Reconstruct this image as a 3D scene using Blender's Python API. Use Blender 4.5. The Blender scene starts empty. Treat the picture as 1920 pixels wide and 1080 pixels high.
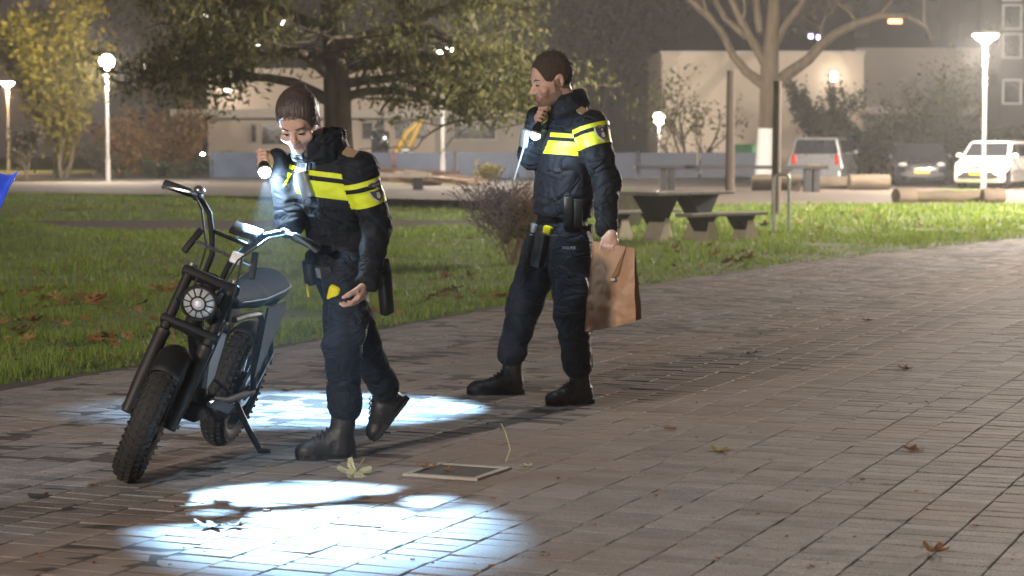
import bpy, bmesh, math, random
import numpy as np
from mathutils import Vector, Matrix, Euler
random.seed(7); RNG = np.random.default_rng(7)
S = bpy.context.scene
COL = S.collection
PI = math.pi
# ------------------------------------------------------------------ camera
CAM_H = 1.35; FPX = 4000.0; PITCH = math.atan(265 / FPX)
cd = bpy.data.cameras.new('camera'); cam = bpy.data.objects.new('camera', cd); COL.objects.link(cam)
cam.location = (0, 0, CAM_H); cam.rotation_euler = (PI/2 - PITCH, 0, 0)
cd.sensor_width = 36; cd.lens = 36 * FPX / 1920; cd.clip_start = .1; cd.clip_end = 1500
cd.dof.use_dof = True; cd.dof.focus_distance = 9.6; cd.dof.aperture_fstop = 4.6
S.camera = cam
# ------------------------------------------------------------------ night sky and faint sky glow
W = bpy.data.worlds.new('World'); S.world = W; W.use_nodes = True
nt = W.node_tree; nt.nodes.clear()
wo = nt.nodes.new('ShaderNodeOutputWorld'); ad = nt.nodes.new('ShaderNodeAddShader')
b1 = nt.nodes.new('ShaderNodeBackground'); b2 = nt.nodes.new('ShaderNodeBackground')
sk = nt.nodes.new('ShaderNodeTexSky'); sk.sky_type = 'NISHITA'; sk.sun_disc = False
sk.sun_elevation = math.radians(-4); sk.sun_rotation = math.radians(200)
nt.links.new(sk.outputs[0], b1.inputs[0]); b1.inputs[1].default_value = .05
b2.inputs[0].default_value = (1, .78, .76, 1); b2.inputs[1].default_value = .022
nt.links.new(b1.outputs[0], ad.inputs[0]); nt.links.new(b2.outputs[0], ad.inputs[1]); nt.links.new(ad.outputs[0], wo.inputs[0])
sd = bpy.data.lights.new('ambient_sun', 'SUN'); sd.energy = .03; sd.angle = math.radians(15); sd.color = (1, .9, .8)  # weak sun added as soft ambient glow
so = bpy.data.objects.new('ambient_sun', sd); COL.objects.link(so); so.rotation_euler = (math.radians(50), 0, math.radians(-20))
S.view_settings.view_transform = 'Standard'; S.view_settings.look = 'None'
S.view_settings.exposure = 1.2; S.view_settings.gamma = 1; S.view_settings.use_curve_mapping = False
S.cycles.use_denoising = True; S.cycles.use_adaptive_sampling = True; S.cycles.adaptive_threshold = .025
S.cycles.max_bounces = 6; S.cycles.diffuse_bounces = 3; S.cycles.glossy_bounces = 3; S.cycles.transmission_bounces = 4
S.cycles.volume_bounces = 0; S.cycles.transparent_max_bounces = 12
S.cycles.caustics_reflective = False; S.cycles.caustics_refractive = False
S.cycles.sample_clamp_indirect = 4.0
# ------------------------------------------------------------------ helpers
def ray(px, py):
    c, s = math.cos(PITCH), math.sin(PITCH); u = 540 - py
    return Vector((px - 960, FPX*c + u*s, -FPX*s + u*c))
def at(px, py, Y):                       # the place seen at that pixel of the photograph, Y metres out
    d = ray(px, py); t = Y / d.y
    return Vector((d.x*t, Y, CAM_H + d.z*t))
def gnd(px, py, z=0.):
    d = ray(px, py); t = (z - CAM_H) / d.z
    return Vector((d.x*t, d.y*t, z))
def lookup(px, Y): return ray(px, 275).x / ray(px, 275).y * Y
def link(o, parent=None):
    COL.objects.link(o)
    if parent is not None: o.parent = parent
    return o
def tag(o, label=None, cat=None, group=None, kind=None):
    if label: o['label'] = label
    if cat: o['category'] = cat
    if group: o['group'] = group
    if kind: o['kind'] = kind
    return o
def thing(name, label, cat, loc=(0, 0, 0), rz=0., group=None):
    o = bpy.data.objects.new(name, None); o.empty_display_size = .1; link(o)
    o.location = loc; o.rotation_euler = (0, 0, rz)
    return tag(o, label, cat, group)
def copy_tree(o, parent=None):
    c = o.copy(); link(c, parent)
    for ch in o.children: copy_tree(ch, c)
    return c
class MB:
    def __init__(s): s.v = []; s.f = []
    def add(s, v, f):
        n = len(s.v); s.v += [tuple(q) for q in v]; s.f += [tuple(i + n for i in q) for q in f]; return s
    def box(s, c, size, rot=None, bev=0.):
        x, y, z = size[0]/2, size[1]/2, size[2]/2
        M = rot.to_matrix() if isinstance(rot, Euler) else (rot if rot is not None else Matrix.Identity(3))
        c = Vector(c)
        if bev <= 0:
            v = [Vector((sx*x, sy*y, sz*z)) for sz in (-1, 1) for sy in (-1, 1) for sx in (-1, 1)]
            f = [(0, 2, 3, 1), (4, 5, 7, 6), (0, 1, 5, 4), (2, 6, 7, 3), (0, 4, 6, 2), (1, 3, 7, 5)]
        else:
            bm = bmesh.new(); bmesh.ops.create_cube(bm, size=1)
            for q in bm.verts: q.co = Vector((q.co.x*2*x, q.co.y*2*y, q.co.z*2*z))
            bmesh.ops.bevel(bm, geom=bm.edges[:], offset=bev, segments=2, affect='EDGES', profile=.5)
            bm.verts.index_update()
            v = [q.co.copy() for q in bm.verts]; f = [tuple(w.index for w in q.verts) for q in bm.faces]; bm.free()
        return s.add([c + M @ q for q in v], f)
    def tube(s, pts, r, n=10, cap=True, flat=1.):
        pts = [Vector(p) for p in pts]; m = len(pts)
        rs = r if isinstance(r, (list, tuple)) else [r]*m
        T = [(pts[min(i+1, m-1)] - pts[max(i-1, 0)]).normalized() for i in range(m)]
        a = Vector((0, 0, 1)) if abs(T[0].z) < .9 else Vector((1, 0, 0))
        N = (a - T[0]*a.dot(T[0])).normalized(); v = []
        for i in range(m):
            N = (N - T[i]*N.dot(T[i])).normalized(); B = T[i].cross(N)
            for k in range(n):
                t = 2*PI*k/n; v.append(pts[i] + (N*math.cos(t) + B*math.sin(t)*flat)*rs[i])
        f = [(i*n+k, i*n+(k+1) % n, (i+1)*n+(k+1) % n, (i+1)*n+k) for i in range(m-1) for k in range(n)]
        if cap: f += [tuple(range(n-1, -1, -1)), tuple((m-1)*n+k for k in range(n))]
        return s.add(v, f)
    def lathe(s, prof, c=(0, 0, 0), axis=(0, 0, 1), n=20, closed=False):   # prof: (radius, height along axis)
        A = Vector(axis).normalized(); a = Vector((0, 0, 1)) if abs(A.z) < .9 else Vector((1, 0, 0))
        N = (a - A*a.dot(A)).normalized(); B = A.cross(N); c = Vector(c); v = []; m = len(prof)
        for r, h in prof:
            for k in range(n):
                t = 2*PI*k/n; v.append(c + A*h + (N*math.cos(t) + B*math.sin(t))*max(r, 1e-4))
        mm = m if closed else m-1
        f = [(i*n+k, i*n+(k+1) % n, ((i+1) % m)*n+(k+1) % n, ((i+1) % m)*n+k) for i in range(mm) for k in range(n)]
        return s.add(v, f)
    def prism(s, poly, d0, d1, fn):          # poly in 2-D, extruded d0..d1, fn(u, v, d) gives the point
        n = len(poly); v = [fn(p[0], p[1], d0) for p in poly] + [fn(p[0], p[1], d1) for p in poly]
        f = [tuple(range(n-1, -1, -1)), tuple(range(n, 2*n))] + [(i, (i+1) % n, n+(i+1) % n, n+i) for i in range(n)]
        return s.add(v, f)
    def sphere(s, c, r, n=12, m=8):
        r = r if hasattr(r, '__len__') else (r, r, r); c = Vector(c); v = []
        for i in range(m+1):
            p = PI*i/m
            for k in range(n):
                t = 2*PI*k/n; q = max(math.sin(p), 1e-3)
                v.append(c + Vector((r[0]*q*math.cos(t), r[1]*q*math.sin(t), r[2]*math.cos(p))))
        return s.add(v, [(i*n+k, (i+1)*n+k, (i+1)*n+(k+1) % n, i*n+(k+1) % n) for i in range(m) for k in range(n)])
    def xform(s, M):
        s.v = [tuple(M @ Vector(q)) for q in s.v]; return s
    def mesh(s, name, mat=None, smooth=False):
        me = bpy.data.meshes.new(name); me.from_pydata(s.v, [], s.f); me.validate()
        bm = bmesh.new(); bm.from_mesh(me); bmesh.ops.recalc_face_normals(bm, faces=bm.faces[:]); bm.to_mesh(me); bm.free()
        if mat: me.materials.append(mat)
        if smooth:
            me.polygons.foreach_set('use_smooth', [True]*len(me.polygons)); me.set_sharp_from_angle(angle=math.radians(smooth if smooth is not True else 45))
        return me
    def build(s, name, mat, parent=None, smooth=False):
        return link(bpy.data.objects.new(name, s.mesh(name, mat, smooth)), parent)
def np_mesh(name, V, F, mat=None, parent=None, smooth=False):
    V = np.asarray(V, dtype=np.float32); F = np.asarray(F, dtype=np.int32); k = F.shape[1]
    me = bpy.data.meshes.new(name); me.vertices.add(len(V)); me.vertices.foreach_set('co', V.ravel())
    me.loops.add(F.size); me.loops.foreach_set('vertex_index', F.ravel())
    me.polygons.add(len(F)); me.polygons.foreach_set('loop_start', np.arange(0, F.size, k, dtype=np.int32))
    me.polygons.foreach_set('loop_total', np.full(len(F), k, dtype=np.int32))
    if smooth: me.polygons.foreach_set('use_smooth', np.ones(len(F), dtype=bool))
    me.update(calc_edges=True); me.validate()
    if mat: me.materials.append(mat)
    return link(bpy.data.objects.new(name, me), parent)
# ------------------------------------------------------------------ materials
MAT = {}
def mat(name, col, rough=.6, metal=0., var=.15, scale=8., bump=0., bscale=40., spec=.5, sheen=0., coat=0., stretch=(1, 1, 1), islands=False, objrand=0., coord='Object', trans=0.):
    m = bpy.data.materials.new(name); m.use_nodes = True; t = m.node_tree; N = t.nodes; L = t.links
    bs = N['Principled BSDF']; bs.inputs['Roughness'].default_value = rough; bs.inputs['Metallic'].default_value = metal
    bs.inputs['Specular IOR Level'].default_value = spec; bs.inputs['Coat Weight'].default_value = coat; bs.inputs['Sheen Weight'].default_value = sheen
    bs.inputs['Transmission Weight'].default_value = trans
    tc = N.new('ShaderNodeTexCoord'); mp = N.new('ShaderNodeMapping'); mp.inputs['Scale'].default_value = stretch
    L.new(tc.outputs[coord], mp.inputs[0])
    nz = N.new('ShaderNodeTexNoise'); nz.inputs['Scale'].default_value = scale; nz.inputs['Detail'].default_value = 5
    L.new(mp.outputs[0], nz.inputs['Vector'])
    val = nz.outputs['Fac']
    if islands or objrand:
        g = N.new('ShaderNodeNewGeometry'); oi = N.new('ShaderNodeObjectInfo')
        a = N.new('ShaderNodeMath'); a.operation = 'ADD'; L.new(g.outputs['Random Per Island'], a.inputs[0]); L.new(oi.outputs['Random'], a.inputs[1])
        fr = N.new('ShaderNodeMath'); fr.operation = 'FRACT'; L.new(a.outputs[0], fr.inputs[0])
        mx = N.new('ShaderNodeMix'); mx.inputs[0].default_value = max(objrand, .5); L.new(nz.outputs['Fac'], mx.inputs[2]); L.new(fr.outputs[0], mx.inputs[3])
        val = mx.outputs[0]
    cr = N.new('ShaderNodeValToRGB')
    if isinstance(col[0], (tuple, list)): c0, c1 = col
    else: c0 = tuple(c*(1-var) for c in col); c1 = tuple(min(1, c*(1+var)) for c in col)
    cr.color_ramp.elements[0].color = (*c0, 1); cr.color_ramp.elements[1].color = (*c1, 1)
    cr.color_ramp.elements[0].position = .28; cr.color_ramp.elements[1].position = .72
    L.new(val, cr.inputs[0]); L.new(cr.outputs[0], bs.inputs['Base Color'])
    rr = N.new('ShaderNodeMapRange'); rr.inputs[3].default_value = max(0, rough-.12); rr.inputs[4].default_value = min(1, rough+.12)
    L.new(nz.outputs['Fac'], rr.inputs[0]); L.new(rr.outputs[0], bs.inputs['Roughness'])
    if bump:
        n2 = N.new('ShaderNodeTexNoise'); n2.inputs['Scale'].default_value = bscale; n2.inputs['Detail'].default_value = 4
        L.new(mp.outputs[0], n2.inputs['Vector'])
        bp = N.new('ShaderNodeBump'); bp.inputs['Strength'].default_value = min(1, bump); bp.inputs['Distance'].default_value = .02*bump
        L.new(n2.outputs['Fac'], bp.inputs['Height']); L.new(bp.outputs[0], bs.inputs['Normal'])
    MAT[name] = m; return m
def emit(name, col, strength):
    m = bpy.data.materials.new(name); m.use_nodes = True; bs = m.node_tree.nodes['Principled BSDF']
    bs.inputs['Base Color'].default_value = (.8, .8, .8, 1); bs.inputs['Emission Color'].default_value = (*col, 1); bs.inputs['Emission Strength'].default_value = strength
    MAT[name] = m; return m
def lamp_light(name, kind, loc, energy, col, parent=None, radius=.1, target=None, size=None, blend=.3):
    l = bpy.data.lights.new(name, kind); l.energy = energy; l.color = col; l.shadow_soft_size = radius
    o = bpy.data.objects.new(name, l); link(o, parent); o.location = loc
    if kind == 'SPOT':
        l.spot_size = math.radians(size); l.spot_blend = blend
        o.rotation_euler = (Vector(target) - Vector(loc)).to_track_quat('-Z', 'Y').to_euler()
    return o
# numpy value noise
def _hash(ix, iy, iz, seed):
    n = (ix.astype(np.int64)*374761393 + iy.astype(np.int64)*668265263 + iz.astype(np.int64)*2147483647 + seed*144665) & 0xffffffff
    n = ((n ^ (n >> 13))*1274126177) & 0xffffffff
    n = (n ^ (n >> 16)) & 0xffff
    return n.astype(np.float32)/65535.
def vnoise(P, seed=0):
    P = np.asarray(P, dtype=np.float32); I = np.floor(P).astype(np.int64); f = P - I; f = f*f*(3-2*f); r = 0
    for dx in (0, 1):
        for dy in (0, 1):
            for dz in (0, 1):
                w = (f[..., 0] if dx else 1-f[..., 0])*(f[..., 1] if dy else 1-f[..., 1])*(f[..., 2] if dz else 1-f[..., 2])
                r = r + w*_hash(I[..., 0]+dx, I[..., 1]+dy, I[..., 2]+dz, seed)
    return r*2-1
# ------------------------------------------------------------------ signed-distance modeller (bodies, clothes)
class SDF:
    def __init__(s, lo, hi, h):
        s.h = h; s.lo = np.array(lo, dtype=np.float32); n = np.ceil((np.array(hi)-np.array(lo))/h).astype(int)+1
        s.ax = [s.lo[i] + h*np.arange(n[i], dtype=np.float32) for i in range(3)]; s.d = np.full(n, .2, dtype=np.float32)
    def _win(s, lo, hi):
        sl = []
        for i in range(3):
            a = int(np.clip(np.floor((lo[i]-s.lo[i])/s.h), 0, len(s.ax[i])-1)); b = int(np.clip(np.ceil((hi[i]-s.lo[i])/s.h)+1, a+1, len(s.ax[i])))
            sl.append(slice(a, b))
        sl = tuple(sl)
        P = np.stack(np.meshgrid(s.ax[0][sl[0]], s.ax[1][sl[1]], s.ax[2][sl[2]], indexing='ij'), -1)
        return sl, P
    def _comb(s, sl, d, k, sub):
        o = s.d[sl]
        if sub:
            h = np.clip(.5-.5*(o+d)/k, 0, 1); s.d[sl] = o*(1-h) - d*h + k*h*(1-h)
        else:
            h = np.clip(.5+.5*(d-o)/k, 0, 1); s.d[sl] = d*(1-h) + o*h - k*h*(1-h)
    def cap(s, a, b, ra, rb, k=.02, sub=False, side=None, flat=1., wr=0., wf=40., seed=1):
        """tapered capsule; side+flat: thinner by flat perpendicular to side; wr: wrinkle depth"""
        a = np.array(a, dtype=np.float32); b = np.array(b, dtype=np.float32); R = max(ra, rb)+k+4*s.h+.02
        sl, P = s._win(np.minimum(a, b)-R, np.maximum(a, b)+R)
        ab = b-a; L2 = max(float(ab@ab), 1e-9); t = np.clip(((P-a)@ab)/L2, 0, 1); q = P-(a+t[..., None]*ab)
        if side is not None:
            w = np.array(side, dtype=np.float32); u = ab/math.sqrt(L2) if L2 > 1e-6 else np.array((0, 0, 1.), dtype=np.float32)
            w = w-u*(w@u); w = w/np.linalg.norm(w); f = np.cross(u, w)
            q = q + (q@f)[..., None]*f*(1/flat-1)
        d = np.linalg.norm(q, axis=-1)-(ra+(rb-ra)*t)
        if wr:
            u = ab/math.sqrt(L2); s1 = (P-a)@u
            C = P*9.+u*(s1[..., None]*wf*.8); n = vnoise(C, seed)
            d = d + wr*(1-2*np.abs(n))*np.clip(np.minimum(t, 1-t)*8+.25, 0, 1)
        s._comb(sl, d.astype(np.float32), k, sub); return s
    def chain(s, pts, rs, k=.02, **kw):
        for i in range(len(pts)-1): s.cap(pts[i], pts[i+1], rs[i], rs[i+1], k, **kw)
        return s
    def ell(s, c, r, M=None, k=.01, sub=False):
        c = np.array(c, dtype=np.float32); r = np.array(r if hasattr(r, '__len__') else (r, r, r), dtype=np.float32); R = float(r.max())+k+3*s.h
        sl, P = s._win(c-R, c+R); q = P-c
        if M is not None: q = q@np.array(M, dtype=np.float32)
        k0 = np.linalg.norm(q/r, axis=-1); k1 = np.maximum(np.linalg.norm(q/(r*r), axis=-1), 1e-6)
        s._comb(sl, (k0*(k0-1)/k1).astype(np.float32), k, sub); return s
    def box(s, c, r, M=None, k=.01, rnd=.01, sub=False):
        c = np.array(c, dtype=np.float32); r = np.array(r, dtype=np.float32)-rnd; R = float(np.linalg.norm(r))+rnd+k+3*s.h
        sl, P = s._win(c-R, c+R); q = P-c
        if M is not None: q = q@np.array(M, dtype=np.float32)
        q = np.abs(q)-r
        d = np.linalg.norm(np.maximum(q, 0), axis=-1)+np.minimum(q.max(-1), 0)-rnd
        s._comb(sl, d.astype(np.float32), k, sub); return s
    def cut(s, p, n, k=.004):            # remove everything on the +n side of the plane
        n = np.array(n, dtype=np.float32); n /= np.linalg.norm(n); p = np.array(p, dtype=np.float32)
        d = -((s.ax[0]-p[0])[:, None, None]*n[0] + (s.ax[1]-p[1])[None, :, None]*n[1] + (s.ax[2]-p[2])[None, None, :]*n[2])
        s.d = np.maximum(s.d, -d); return s
    def nets(s):
        D = s.d; I = D < 0; sh = np.array(D.shape)-1
        c = np.zeros(tuple(sh), dtype=np.int8)
        for dx in (0, 1):
            for dy in (0, 1):
                for dz in (0, 1): c += I[dx:dx+sh[0], dy:dy+sh[1], dz:dz+sh[2]]
        idx = np.argwhere((c > 0) & (c < 8)); m = len(idx)
        acc = np.zeros((m, 3), dtype=np.float32); cnt = np.zeros(m, dtype=np.float32)
        cor = [(x, y, z) for x in (0, 1) for y in (0, 1) for z in (0, 1)]
        val = {q: D[idx[:, 0]+q[0], idx[:, 1]+q[1], idx[:, 2]+q[2]] for q in cor}
        for p in cor:
            for a in range(3):
                if p[a]: continue
                q = list(p); q[a] = 1; q = tuple(q); va, vb = val[p], val[q]; x = (va < 0) != (vb < 0)
                t = np.where(x, va/np.where(x, va-vb, 1), 0)
                pos = np.array(p, dtype=np.float32)[None].repeat(m, 0); pos[:, a] += t
                acc += pos*x[:, None]; cnt += x
        V = s.lo+(idx+acc/cnt[:, None])*s.h
        lut = np.full(tuple(sh), -1, dtype=np.int64); lut[tuple(idx.T)] = np.arange(m); F = []
        for a in range(3):
            o = [1, 1, 1]; o[a] = 0; u, w = [(1, 2), (2, 0), (0, 1)][a]
            A = I[tuple(slice(o[i], D.shape[i]-1) for i in range(3))]
            e = [0, 0, 0]; e[a] = 1
            B = I[tuple(slice(o[i]+e[i], D.shape[i]-1+e[i]) for i in range(3))]
            for pos, flip in ((A & ~B, False), (~A & B, True)):
                g = np.argwhere(pos)+np.array(o)
                if not len(g): continue
                eu = np.zeros(3, int); eu[u] = 1; ew = np.zeros(3, int); ew[w] = 1
                q = [lut[tuple((g-eu*i-ew*j).T)] for i, j in ((0, 0), (1, 0), (1, 1), (0, 1))]
                F.append(np.stack(q if not flip else q[::-1], 1))
        return V, np.concatenate(F)
    def build(s, name, m, parent=None, base=(0, 0, 0), fold=0., fscale=(14, 14, 14), seed=3, relax=1):
        V, F = s.nets(); V = smooth_np(V, F, relax)
        if fold:
            n = normals_np(V, F); w = 1-2*np.abs(vnoise(V*np.array(fscale, dtype=np.float32), seed)); w2 = vnoise(V*np.array(fscale, dtype=np.float32)*2.3, seed+1)
            V = V+n*(fold*(w+.4*w2))[:, None]; V = smooth_np(V, F, 1)
        return np_mesh(name, V-np.array(base, dtype=np.float32), F, m, parent, True)
def smooth_np(V, F, it):
    for _ in range(it):
        acc = np.zeros_like(V); cnt = np.zeros(len(V), dtype=np.float32)
        for i in range(4):
            for j in (1, 3):
                np.add.at(acc, F[:, i], V[F[:, (i+j) % 4]]); np.add.at(cnt, F[:, i], 1)
        V = V*.4+.6*acc/np.maximum(cnt, 1)[:, None]
    return V.astype(np.float32)
def normals_np(V, F):
    fn = np.cross(V[F[:, 2]]-V[F[:, 0]], V[F[:, 3]]-V[F[:, 1]]); n = np.zeros_like(V)
    for i in range(4): np.add.at(n, F[:, i], fn)
    return n/np.maximum(np.linalg.norm(n, axis=1), 1e-9)[:, None]
# ================================================================== materials of the setting
def paver_mat():
    m = bpy.data.materials.new('paver'); m.use_nodes = True; t = m.node_tree; N = t.nodes; L = t.links; bs = N['Principled BSDF']
    g = N.new('ShaderNodeNewGeometry'); oi = N.new('ShaderNodeObjectInfo')
    def noise(sc, det=3, rough=.6):
        n = N.new('ShaderNodeTexNoise'); n.inputs['Scale'].default_value = sc; n.inputs['Detail'].default_value = det; n.inputs['Roughness'].default_value = rough; L.new(g.outputs['Position'], n.inputs['Vector']); return n.outputs['Fac']
    def math_(op, a, b):
        n = N.new('ShaderNodeMath'); n.operation = op
        for i, v in enumerate((a, b)):
            if isinstance(v, (int, float)): n.inputs[i].default_value = v
            else: L.new(v, n.inputs[i])
        return n.outputs[0]
    rnd = math_('FRACT', math_('ADD', g.outputs['Random Per Island'], oi.outputs['Random']), 0)
    speck = noise(95, 4, .85); mid_ = noise(9, 4); big = noise(.55, 4, .65)
    v = math_('ADD', math_('MULTIPLY', rnd, .28), math_('MULTIPLY', math_('SUBTRACT', speck, .5), 1.9)); v = math_('ADD', v, math_('MULTIPLY', mid_, .55))
    cr = N.new('ShaderNodeValToRGB'); cr.color_ramp.elements[0].color = (.11, .098, .094, 1); cr.color_ramp.elements[0].position = .12; cr.color_ramp.elements[1].color = (.42, .385, .36, 1); cr.color_ramp.elements[1].position = .85; L.new(v, cr.inputs[0])
    dm = N.new('ShaderNodeMapRange'); dm.inputs[1].default_value = .45; dm.inputs[2].default_value = .66; dm.inputs[4].default_value = .62; L.new(big, dm.inputs[0])
    sx = N.new('ShaderNodeSeparateXYZ'); L.new(g.outputs['Position'], sx.inputs[0]); wv = math_('SUBTRACT', math_('MULTIPLY', sx.outputs[0], .925), math_('MULTIPLY', sx.outputs[1], .381))
    wv = math_('ADD', wv, math_('MULTIPLY', math_('SUBTRACT', big, .5), 2.4)); bd = math_('SUBTRACT', 1., math_('MINIMUM', math_('ABSOLUTE', math_('MULTIPLY', math_('ADD', wv, 3.7), 1/1.1), 0), 1.))
    dirt = math_('MINIMUM', math_('ADD', dm.outputs[0], math_('MULTIPLY', math_('MULTIPLY', bd, mid_), 1.5)), .85)
    mx = N.new('ShaderNodeMix'); mx.data_type = 'RGBA'; L.new(dirt, mx.inputs[0]); L.new(cr.outputs[0], mx.inputs[6]); mx.inputs[7].default_value = (.24, .175, .13, 1); L.new(mx.outputs[2], bs.inputs['Base Color'])
    rr = N.new('ShaderNodeMapRange'); rr.inputs[3].default_value = .5; rr.inputs[4].default_value = .95; L.new(speck, rr.inputs[0]); L.new(rr.outputs[0], bs.inputs['Roughness']); bs.inputs['Specular IOR Level'].default_value = .4
    bp = N.new('ShaderNodeBump'); bp.inputs['Strength'].default_value = .7; bp.inputs['Distance'].default_value = .004; L.new(math_('ADD', speck, math_('MULTIPLY', mid_, .8)), bp.inputs['Height']); L.new(bp.outputs[0], bs.inputs['Normal'])
    MAT['paver'] = m
paver_mat()
mat('joint', (.055, .043, .034), .9, var=.4, scale=30, bump=.5, bscale=200)
mat('lawn', ((.055, .095, .016), (.14, .175, .035)), .9, scale=1.2, bump=.5, bscale=40)
mat('plaza', ((.10, .078, .064), (.16, .122, .098)), .85, scale=.8, bump=.3, bscale=20)
mat('asphalt', (.07, .068, .066), .75, var=.3, scale=3, bump=.4, bscale=60)
mat('bark', ((.06, .048, .034), (.17, .14, .1)), .9, scale=6, bump=1, bscale=14, stretch=(1, 1, .2))
mat('pale_bark', ((.075, .055, .034), (.17, .13, .08)), .9, scale=5, bump=1, bscale=16, stretch=(1, 1, .3))
mat('twig', ((.28, .2, .145), (.42, .31, .23)), .9, scale=20); mat('lit_bark_bucket_white', (.85, .85, .83), .7, var=.06, scale=5, bump=.3)  # the white: excavator bucket, and lamp light painted on a trunk foot
mat('concrete', ((.34, .30, .25), (.50, .45, .38)), .8, scale=5, bump=.3, bscale=60)
mat('plaster', ((.56, .47, .38), (.68, .58, .48)), .85, scale=.5, bump=.15, bscale=30)
mat('plaster_grey', ((.36, .33, .30), (.46, .42, .38)), .85, scale=.6, bump=.15, bscale=30)
mat('brick_dark', ((.055, .05, .05), (.09, .082, .078)), .85, scale=.8, bump=.3)
mat('trim', (.55, .50, .45), .6, var=.08)
mat('dark_steel', (.035, .036, .04), .5, var=.2, metal=.4)
mat('galvanised', (.55, .56, .57), .35, metal=.7, var=.12, scale=14)
mat('pole_white', (.30, .29, .28), .4, var=.08, scale=10)
mat('dark_wood', ((.05, .036, .026), (.10, .074, .052)), .8, scale=6, stretch=(1, 1, .15), bump=.4)
mat('log', ((.06, .047, .03), (.13, .10, .065)), .85, scale=5, bump=.8, bscale=14, stretch=(.25, 1, 1))
mat('log_end', ((.2, .15, .09), (.3, .22, .14)), .8, scale=12)
mat('plank', ((.16, .10, .06), (.34, .22, .14)), .8, islands=True, scale=6, bump=.4)
mat('table_pale', ((.74, .64, .48), (.84, .74, .58)), .6, scale=9, bump=.3, bscale=30)
mat('table_top', (.36, .34, .32), .3, var=.15, scale=12)
mat('fence_blue', ((.02, .032, .06), (.035, .05, .085)), .5, scale=2)
mat('glass_dark', (.02, .022, .026), .08, var=.2, spec=.8)
mat('red_paint', (.35, .04, .04), .4)
mat('yellow_paint', (.68, .43, .04), .4)
mat('green_paint', (.06, .30, .11), .5)
def leaf_mat(name, c0, c1, tr=.35):
    m = mat(name, (c0, c1), .55, islands=True, scale=1.0, objrand=.65); t = m.node_tree; bs = t.nodes['Principled BSDF']
    tl = t.nodes.new('ShaderNodeBsdfTranslucent'); mx = t.nodes.new('ShaderNodeMixShader'); mx.inputs[0].default_value = tr
    cr = [n for n in t.nodes if n.type == 'VALTORGB'][0]; out = t.nodes['Material Output']
    t.links.new(cr.outputs[0], tl.inputs[0]); t.links.new(bs.outputs[0], mx.inputs[1]); t.links.new(tl.outputs[0], mx.inputs[2]); t.links.new(mx.outputs[0], out.inputs[0])
    return m
leaf_mat('leaf_olive', (.085, .10, .03), (.27, .26, .10), .6)
leaf_mat('leaf_yellow', (.17, .15, .012), (.36, .29, .03), .5)
leaf_mat('leaf_orange', (.17, .09, .025), (.36, .21, .07), .4)
leaf_mat('leaf_dark', (.022, .034, .016), (.06, .075, .03), .3)
leaf_mat('leaf_brown', (.05, .043, .026), (.12, .098, .06), .4)
leaf_mat('blade', (.10, .19, .018), (.26, .33, .045), .4)
mat('leaf_dry', ((.14, .06, .022), (.30, .15, .06)), .6, scale=20, bump=.5, bscale=40)
mat('leaf_pale', ((.42, .40, .20), (.62, .60, .36)), .55, scale=20, bump=.5, bscale=40)
mat('leaf_ochre', ((.22, .17, .03), (.38, .30, .07)), .6, scale=20, bump=.5, bscale=40)
emit('lamp_glow', (1, .86, .68), 60.); emit('lit_window', (1, .95, .86), 7.); emit('lit_orange', (1, .33, .12), 4.)
emit('lit_blue', (.25, .35, 1), 6.); emit('lit_violet', (.75, .55, 1), 4.); emit('headlight_glow', (1, .93, .82), 40.); emit('tail_glow', (1, .08, .04), 4.)
# ================================================================== terrain, lawn, pavement
EDGE = np.array([(-10, -1.5), (-6.6, 4.5), (-2.95, 11.95), (-1.41, 14.8), (-.05, 18.2), (1.25, 20.8), (3.4, 25.1), (7.6, 31.8), (13, 40.5), (40, 82)], dtype=float)
def edge_dist(x, y):                        # > 0 on the paved side (right of the edge, walking away)
    x = np.asarray(x, float); y = np.asarray(y, float); best = np.full(x.shape, 1e9); sg = np.ones(x.shape)
    for i in range(len(EDGE)-1):
        a, b = EDGE[i], EDGE[i+1]; d = b-a; t = np.clip(((x-a[0])*d[0]+(y-a[1])*d[1])/(d@d), 0, 1)
        qx, qy = x-a[0]-t*d[0], y-a[1]-t*d[1]; r = np.hypot(qx, qy); s = np.where(d[1]*(x-a[0])-d[0]*(y-a[1]) > 0, 1, -1)
        u = r < best; best = np.where(u, r, best); sg = np.where(u, s, sg)
    return best*sg
def hz(x, y):
    x = np.asarray(x, float); y = np.asarray(y, float)
    d = edge_dist(x, y)
    hol = -.62*np.exp(-((y-46)/7.5)**2)*(1/(1+np.exp((x-0)/1.5)))
    mound = .28*np.exp(-((y-30)/2.2)**2-((x+7.2)/1.1)**2)
    P = np.stack([x*.35, y*.35, x*0], -1)
    z = hol+mound+.03*vnoise(P, 5)*np.clip((y-8)/20, 0, 1)+.015
    return np.where(d > 0, -.10, np.where(d > -.15, np.minimum(z, .0), z))
gx = np.concatenate([np.linspace(-165, -20, 14), np.arange(-14, 18, .3), np.linspace(20, 165, 14)])
gy = np.concatenate([np.array([-34, -20, -5, 0, 3]), np.arange(5, 64, .3), np.linspace(66, 160, 24), np.array([180, 210, 262])])
GX, GY = np.meshgrid(gx, gy, indexing='ij'); V = np.stack([GX, GY, hz(GX, GY)], -1).reshape(-1, 3)
n, m_ = len(gx), len(gy); ii = (np.arange(n-1)[:, None]*m_+np.arange(m_-1)[None]).ravel()
o = np_mesh('lawn', V, np.stack([ii, ii+m_, ii+m_+1, ii+1], 1), MAT['lawn'], None, True); tag(o, kind='structure')
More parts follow.
